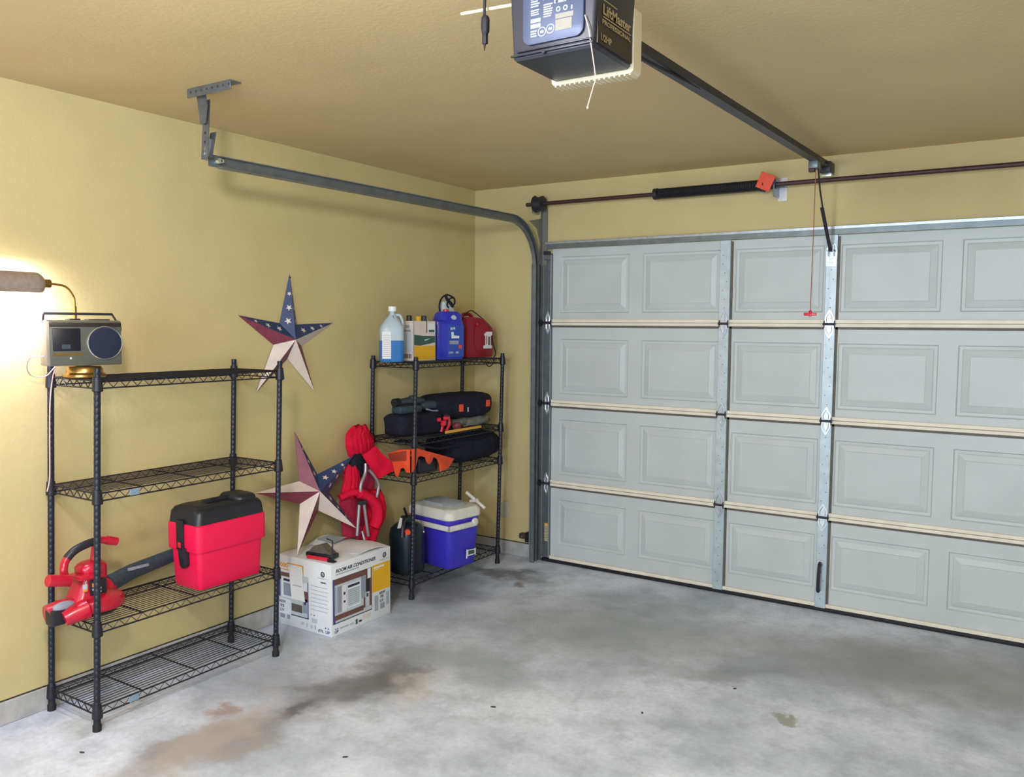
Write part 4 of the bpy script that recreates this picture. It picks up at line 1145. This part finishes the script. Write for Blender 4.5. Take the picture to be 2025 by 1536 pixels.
# ------------------------------------------------------------------ second shelf of the far rack
Z2 = LB[2]+0.0055
tbg = thing('tool_bag', 'black fabric tool bag at the left end of the rack shelf', 'bag', (0.205, -0.940, Z2), math.radians(-8))
b = MB('black2'); b.blob((0, 0, 0.066), (0.095, 0.175, 0.067), 6, 0.03, 6, nu=40, nv=18); b.build('bag_body', tbg)
b = MB('redpl'); b.box(0.098, 0.122, 0.132, 0.165, 0.045, 0.080, bev=0.008); b.box(0.098, 0.120, 0.100, 0.125, 0.075, 0.100, bev=0.008); b.box(0.100, 0.122, 0.150, 0.190, 0.082, 0.104, bev=0.008); b.build('red_buckles', tbg)
td = thing('drill_driver', 'dark teal power tool lying on the black tool bag', 'power tool', (0.200, -0.955, Z2+0.130), math.radians(-6))
b = MB('teal'); b.box(-0.045, 0.045, -0.125, 0.060, 0.002, 0.052, bev=0.014); b.tube([(0.0, -0.115, 0.072), (0.0, 0.02, 0.078), (0.0, 0.10, 0.068)], [0.018, 0.024, 0.020], 14); b.blob((0, 0.008, 0.092), (0.02, 0.022, 0.016), 2.5, 0, nu=14, nv=8); b.blob((0.0, 0.14, 0.040), (0.04, 0.075, 0.030), 3, 0.05, nu=20, nv=10)
b.build('body', td)
b = MB('rubber')
for k in range(5): b.cyl((0, -0.142+k*0.009, 0.072), (0, -0.137+k*0.009, 0.072), 0.026, 12)
b.build('chuck', td)
b = MB('greyp2'); b.tube([(0.045, 0.09, 0.020), (0.05, 0.13, 0.008), (0.05, 0.18, 0.004)], 0.010, 8, flat=0.6); b.build('belt_clip', td)
hc = thing('black_carry_case', 'rounded black soft case with two orange patches on the rack shelf', 'case', (0.205, -0.515, Z2+0.062), math.radians(-10))
b = MB('black2'); b.blob((0, 0, 0.085), (0.10, 0.290, 0.082), 4.0, 0.025, 4, nu=44, nv=20); b.build('case_body', hc)
b = MB('ored'); b.box(0.094, 0.104, -0.055, -0.018, 0.050, 0.098, bev=0.003); b.build('orange_patch', hc)
b = MB('ored'); b.box(0.090, 0.100, 0.195, 0.231, 0.068, 0.112, bev=0.003); b.build('orange_patch', hc)
b = MB('greyp'); b.box(0.099, 0.105, 0.020, 0.026, 0.045, 0.075, bev=0.001, seg=1); b.build('zip_pull', hc)
gcl = MB('greyc'); gcl.blob((0.20, -0.40, Z2+0.036), (0.115, 0.205, 0.034), 3, 0.12, 5, nu=36, nv=14)
tag(gcl.build('folded_grey_cloth'), 'folded grey cloth under the rounded black case', 'cloth')
rt_ = thing('locking_pliers', 'red handled pliers between black bag and black case', 'pliers', (0.315, -0.745, Z2+0.001), math.radians(-15))
b = MB('redpl'); b.tube(smooth_pts([(0.0, -0.045, 0.005), (0.0, -0.035, 0.045), (0.0, -0.010, 0.085)], 4), 0.012, 10); b.tube(smooth_pts([(0.005, -0.010, 0.006), (0.0, 0.018, 0.05), (0.0, 0.010, 0.098)], 4), 0.010, 10); b.build('grips', rt_)
b = MB('dark'); b.blob((0, -0.004, 0.098), (0.010, 0.020, 0.014), 2.5, 0.05, nu=14, nv=8); b.build('jaws', rt_)
rp = MB('starred'); rp.blob((0.315, -0.640, Z2+0.026), (0.022, 0.032, 0.026), 2.4, 0.15, 5, nu=20, nv=12)
tag(rp.build('red_rag'), 'small crumpled dark red rag behind the yellow stick', 'rag')
ys = MB('yellow')
ys.box(-0.006, 0.006, -0.19, 0.19, 0.0, 0.017, bev=0.002, seg=1)
o = ys.build('yellow_stick'); o.location = (0.365, -0.635, Z2+0.001); tag(o, 'flat yellow wooden stick at the front edge of the rack shelf', 'stick')

# ------------------------------------------------------------------ third shelf of the far rack
Z3 = LB[1]+0.0055
bb = thing('duffel_bag', 'large slumped black duffel bag filling right half of rack shelf', 'bag', (0.200, -0.440, Z3), math.radians(-3))
b = MB('black2'); b.blob((0, 0.015, 0.094), (0.150, 0.300, 0.096), 3.2, 0.07, 4, nu=48, nv=22, seed=3, flatbot=0.0); b.build('bag_body', bb)
b = MB('black2'); b.tube(smooth_pts([(0.10, -0.18, 0.14), (0.145, -0.12, 0.165), (0.155, 0.0, 0.15), (0.13, 0.10, 0.165)], 5), 0.010, 8, flat=0.5); b.build('strap', bb)
fl = MB('black2')
fl.grid(lambda u, v: (0.10+0.255*u, -1.00+0.34*v, Z3+0.178-0.040*v-0.012*u+0.010*math.sin(5*v+3*u)), 12, 14, th=0.01)
tag(fl.build('black_garment'), 'flat folded black garment draped from bag over the orange cloth', 'clothing')
oc = thing('orange_garment', 'bright orange folded safety garment hanging over the rack shelf edge', 'clothing', (0.0, 0.0, 0.0))
b = MB('orange')
fr = [(-1.160, 0.897), (-1.108, 0.894), (-1.0, 0.862), (-0.879, 0.827), (-0.750, 0.788), (-0.813, 0.737), (-0.893, 0.726), (-0.903, 0.776), (-0.922, 0.807), (-0.957, 0.826), (-0.975, 0.800), (-1.000, 0.786), (-1.022, 0.800), (-1.038, 0.834), (-1.080, 0.846), (-1.105, 0.842), (-1.125, 0.79), (-1.160, 0.760)]
b.prism(fr, 0.372, 0.379, 'x', bev=0.0015)
b.prism([(0.246, 0.806), (0.210, 0.859), (0.300, 0.890), (0.376, 0.898), (0.376, 0.760), (0.351, 0.761), (0.330, 0.787), (0.307, 0.778), (0.288, 0.729), (0.268, 0.731)], -1.182, -1.175, 'y', bev=0.0015)
b.grid(lambda u, v: (0.19+0.186*u, -1.178+0.42*v, 0.858+0.039*u-0.108*v*(0.4+0.6*u)+0.004*math.sin(9*v)), 10, 20, th=0.006)
b.build('orange_cloth', oc)
b = MB('dorange'); b.prism([(0.212, 0.858), (0.352, 0.888), (0.352, 0.830), (0.242, 0.815)], -1.188, -1.183, 'y', bev=0.0015); b.build('shaded_lining', oc, label='orange lining with shade in its colour')  # shade of the inside is put into this darker orange
bkx = MB('black'); bkx.box(-0.05, 0.05, -0.085, 0.085, 0.0, 0.100, bev=0.016, seg=3)
o = bkx.build('black_box'); o.location = (0.300, -0.965, Z3+0.001); o.rotation_euler = (0, 0, math.radians(-6)); tag(o, 'small dark box standing under the orange garment', 'box')

# ------------------------------------------------------------------ bottom shelf of the far rack
ZC = LB[0]+0.0055
cl = thing('cooler', 'violet blue picnic cooler with white lid and handle', 'cooler', (0.272, -0.715, ZC), math.radians(-9))
b = MB('cool')
b.loft(rings_z([(0.0, 0, 0, 0.325, 0.225, 0.035), (0.012, 0, 0, 0.345, 0.245, 0.045), (0.295, 0, 0, 0.385, 0.285, 0.050), (0.310, 0, 0, 0.385, 0.285, 0.050)], 6))
b.build('body', cl)
b = MB('offwhite')
b.loft(rings_z([(0.308, 0, 0, 0.392, 0.292, 0.050), (0.314, 0, 0, 0.404, 0.304, 0.054), (0.350, 0, 0, 0.402, 0.302, 0.054), (0.372, 0, 0, 0.372, 0.272, 0.050), (0.378, 0, 0, 0.33, 0.23, 0.045)], 6))
b.loft(rings_z([(0.376, -0.01, 0, 0.30, 0.20, 0.05), (0.392, -0.01, 0, 0.26, 0.165, 0.05)], 6), 'rtop')
b.build('lid', cl)
b = MB('offwhite')
hy = -0.160
hp = [(0.0, 0.158, 0.272), (0.200, 0.158, 0.270), (0.225, 0.150, 0.262)]
b.box(-0.205, 0.222, -0.168, -0.152, 0.252, 0.285, bev=0.007)
b.box(0.200, 0.222, -0.168, 0.060, 0.252, 0.285, bev=0.007)
b.blob((0.214, 0.060, 0.278), (0.012, 0.026, 0.026), 2.5, 0, nu=18, nv=10)
b.box(-0.215, -0.197, -0.165, 0.0, 0.252, 0.285, bev=0.007)
b.build('swing_handle', cl)
b = MB('offwhite'); b.cyl((0.050, 0.150, 0.430), (0.195, 0.170, 0.345), 0.011, 10); b.cyl((0.08, 0.156, 0.375), (0.14, 0.158, 0.390), 0.012, 10); b.build('lid_lever', cl)
b = MB('paper')
O = Vector((0.1828, 0.010, 0.055)); U = Vector((0, 1, 0.0)); Vt = Vector((0.045, 0, 1))
b.poly(O, U, Vt, [(0, -0.005), (0.010, -0.005), (0.012, 0.008), (0.075, 0.010), (0.085, 0.0), (0.085, 0.050), (0.07, 0.046), (0.012, 0.050), (0.0, 0.055)], 'paper', 0.004)
b.poly(O, U, Vt, [(0.018, 0.016), (0.072, 0.016), (0.072, 0.040), (0.018, 0.044)], 'green', 0.0046)
b.build('torn_label', cl, smooth=0, fix=False)
tk = thing('sprayer_tank', 'dark teal round tank with orange knob on the bottom shelf', 'tank', (0.215, -1.012, ZC), 0.0)
b = MB('tank'); b.lathe([(0.090, 0.0), (0.104, 0.010), (0.108, 0.03), (0.108, 0.235), (0.100, 0.270), (0.070, 0.298), (0.034, 0.312), (0.030, 0.330), (0.024, 0.335)], 36); b.build('tank_body', tk)
b = MB('black'); b.tube(smooth_pts([(0.02, -0.02, 0.31), (0.03, -0.06, 0.335), (0.05, -0.100, 0.300), (0.06, -0.118, 0.24)], 5), 0.014, 10); b.box(-0.03, 0.03, -0.03, 0.03, 0.315, 0.345, bev=0.008); b.tube([(0.0, 0.0, 0.34), (0.02, -0.05, 0.40)], 0.008, 8); b.build('pump_handle', tk)
b = MB('ored'); b.tube([(0.080, -0.095, 0.276), (0.100, -0.112, 0.276)], 0.016, 16); b.build('knob', tk, label='orange knob')
b = MB('paper'); b.prism([(-0.145, 0.30), (-0.118, 0.36), (-0.100, 0.352), (-0.112, 0.295)], 0.045, 0.047, 'x'); b.build('hang_tag', tk, smooth=0)
b = MB('white'); b.cyl((0.104, 0.03, 0.252), (0.108, 0.031, 0.252), 0.006, 10); b.build('white_dot', tk)

# ------------------------------------------------------------------ folded camp chair
cc = thing('folding_camp_chair', 'folded red canvas camp chair leaning on wall between carton and rack', 'chair', (0.0, 0.0, 0.0))
def lump(b, rings, m, folds=7, amp=0.12, n=40, seed=0):
    """rings: (cx, cy, cz, rx, ry)"""
    R = []
    for i, (cx, cy, cz, rx, ry) in enumerate(rings):
        ring = []
        for k in range(n):
            a = 2*PI*k/n
            s = 1+amp*math.sin(folds*a+seed+0.5*i)+0.06*noise.noise(Vector((math.cos(a)*2, math.sin(a)*2, i*0.7+seed)))
            ring.append(Vector((cx+math.cos(a)*rx*s, cy+math.sin(a)*ry*s, cz+0.008*math.sin(3*a+seed))))
        R.append(ring)
    b.loft(R, m)
b = MB('chairred')
def pleats(b, rows, m, nf=9, amp=0.22, n=72, seed=0.0):
    """rows: (z, y_left, y_right, x_centre, x_half)"""
    R_ = []
    for i, (z, yl, yr, xc, rx) in enumerate(rows):
        ring = []
        for k in range(n):
            a = 2*PI*k/n
            w_ = math.sin(nf*a+seed+0.25*i+0.8*math.sin(2*a))
            s_ = 1-amp*0.5+amp*0.5*(1-abs(w_))*2
            s_ = 1-amp+amp*abs(w_)**0.7
            ring.append(Vector((xc+math.cos(a)*rx*s_, (yl+yr)/2+math.sin(a)*(yr-yl)/2*(0.93+0.07*s_), z+0.010*math.sin(nf*a*0.5+seed))))
        R_.append(ring)
    b.loft(R_, m)
pleats(b, [(0.790, -1.242, -1.188, 0.085, 0.016), (0.820, -1.320, -1.175, 0.085, 0.035), (0.855, -1.378, -1.168, 0.085, 0.042), (0.90, -1.394, -1.165, 0.085, 0.046), (0.94, -1.398, -1.172, 0.085, 0.046), (0.972, -1.390, -1.198, 0.082, 0.044), (0.995, -1.362, -1.212, 0.080, 0.050), (1.012, -1.335, -1.220, 0.078, 0.038), (1.022, -1.315, -1.232, 0.078, 0.022)], 'chairred', seed=0.7)
b.build('gathered_back', cc)
b = MB('chairred')
# square side panel, tilted
PQ = [Vector((0.160, -1.345, 0.865)), Vector((0.205, -1.275, 0.912)), Vector((0.245, -1.130, 0.765)), Vector((0.235, -1.178, 0.662)), Vector((0.170, -1.345, 0.790))]
def panel(u, v):
    a = PQ[0].lerp(PQ[1], v); c = PQ[4].lerp(PQ[3], v)
    if v > 0.5: pass
    p = PQ[0].lerp(PQ[4], u) if v == 0 else None
    q1 = PQ[1].lerp(PQ[2], u); q0 = PQ[0].lerp(PQ[4], u); q0 = q0.lerp(PQ[3], max(0, u-0.0)*0.55)
    r_ = q0.lerp(q1, v); r_.x += 0.010*math.sin(6*u)*math.sin(4*v)
    return r_
b.grid(panel, 12, 12, th=0.012)
b.build('side_panel', cc)
b = MB('chairred')
pleats(b, [(0.630, -1.440, -1.355, 0.125, 0.020), (0.655, -1.482, -1.342, 0.128, 0.034), (0.69, -1.475, -1.338, 0.128, 0.036), (0.74, -1.450, -1.336, 0.125, 0.034), (0.79, -1.440, -1.342, 0.120, 0.030), (0.81, -1.420, -1.360, 0.12, 0.018)], 'chairred', nf=5, amp=0.25, seed=2.0)

b.build('left_arm_band', cc)
b = MB('chairred')
b.tube(smooth_pts([(0.130, -1.500, 0.640), (0.155, -1.450, 0.660), (0.175, -1.390, 0.655), (0.195, -1.320, 0.610), (0.205, -1.280, 0.560), (0.205, -1.275, 0.49), (0.200, -1.300, 0.44)], 6), [0.030]*12+[0.044]*25, 14, flat=0.7)
lump(b, [(0.150, -1.235, 0.640, 0.030, 0.040), (0.155, -1.228, 0.600, 0.046, 0.050), (0.158, -1.222, 0.54, 0.048, 0.056), (0.160, -1.228, 0.48, 0.044, 0.056), (0.160, -1.262, 0.43, 0.036, 0.062), (0.150, -1.280, 0.35, 0.030, 0.050), (0.15, -1.285, 0.30, 0.02, 0.03)], 'chairred', 5, 0.14, seed=4)
b.build('seat_fabric', cc)
b = MB('chairred2')
b.grid(lambda u, v: (0.128+0.012*math.sin(5*v), -1.500+0.03*u+(0.235-0.03*u)*v, 0.62-0.235*u+0.012*math.sin(6*v)), 12, 16, th=0.006)
b.grid(lambda u, v: (0.100+0.012*math.sin(9*v), -1.44+0.26*v, 0.78-0.20*u), 10, 16, th=0.006)
b.build('mesh_panel', cc)
b = MB('black2'); b.blob((0.120, -1.345, 0.800), (0.026, 0.062, 0.068), 2.4, 0.08, 4, nu=26, nv=14); b.build('cup_pouch', cc)
for (pts, rr_) in (([(0.185, -1.345, 0.820), (0.190, -1.355, 0.765), (0.195, -1.396, 0.705), (0.195, -1.398, 0.650)], 0.0095), ([(0.195, -1.325, 0.780), (0.200, -1.280, 0.730), (0.200, -1.252, 0.680), (0.195, -1.265, 0.610)], 0.0095),
                   ([(0.200, -1.415, 0.605), (0.200, -1.436, 0.420), (0.185, -1.380, 0.40)][:2], 0.009), ([(0.205, -1.384, 0.600), (0.205, -1.348, 0.400)], 0.009)):
    b = MB('tube'); b.tube(smooth_pts(pts, 6), rr_, 12); b.build('frame_tube', cc)
b = MB('dark'); b.box(0.190, 0.222, -1.425, -1.372, 0.592, 0.618, bev=0.006); b.build('frame_joint', cc)
for (p0, p1) in (((0.150, -1.340, 0.42), (0.300, -1.335, 0.006)), ((0.150, -1.300, 0.42), (0.235, -1.225, 0.006)), ((0.130, -1.350, 0.42), (0.060, -1.350, 0.006)), ((0.130, -1.290, 0.42), (0.060, -1.240, 0.006))):
    b = MB('tube'); b.tube([p0, p1], 0.009, 10); b.cyl((p1[0], p1[1], 0.0), (p1[0], p1[1], 0.02), 0.013, 12, 'black'); b.build('leg', cc)
b = MB('chairred2'); b.grid(lambda u, v: (0.135+0.010*math.sin(6*v), -1.370+0.12*v, 0.45-0.33*u), 8, 10, th=0.012); b.build('lower_fabric', cc)

# ------------------------------------------------------------------ small fittings by the door
b = MB('plate'); b.box(0.229, 0.306, -0.006, 0.0, 0.258, 0.376, bev=0.002); b.box(0.244, 0.291, -0.008, -0.005, 0.280, 0.354, bev=0.001, seg=1)
tag(b.build('outlet_cover'), 'tan painted outlet cover low on the wall behind the rack', 'outlet')
sn = thing('safety_sensor', 'small dark photo eye sensor on bracket at foot of door track', 'sensor', (0.475, -0.035, 0.145))
b = MB('rust'); b.box(-0.055, -0.005, -0.020, 0.020, 0.0, 0.034, bev=0.003); b.cyl((-0.030, -0.026, 0.016), (-0.030, -0.018, 0.016), 0.007, 12, 'bright'); b.cyl((-0.052, -0.024, 0.018), (-0.052, -0.018, 0.018), 0.004, 8, 'bright'); b.build('sensor_body', sn)
b = MB('dark'); b.box(-0.006, 0.0, -0.022, 0.022, -0.02, 0.045); b.box(-0.006, 0.050, -0.020, -0.016, -0.02, 0.0); b.tube([(-0.006, 0, 0.03), (0.02, -0.005, 0.058), (0.048, -0.01, 0.052)], 0.004, 6); b.build('bracket', sn)
for (x, y, r_, a) in ((1.55, -2.05, 0.008, 0.4), (2.35, -1.30, 0.006, 1.0), (2.1, -1.75, 0.006, 2.0), (0.47, -3.22, 0.007, 0.3), (1.32, -2.70, 0.007, 0.8)):
    b = MB('gap'); b.blob((0, 0, r_*0.3), (r_*1.6, r_*0.7, r_*0.3), 2, 0.1, nu=10, nv=6)
    o = b.build('leaf_crumb'); o.location = (x, y, 0); o.rotation_euler = (0, 0, a); tag(o, 'tiny dark crumb of debris lying on the concrete floor', 'debris', 'debris crumbs on the floor')
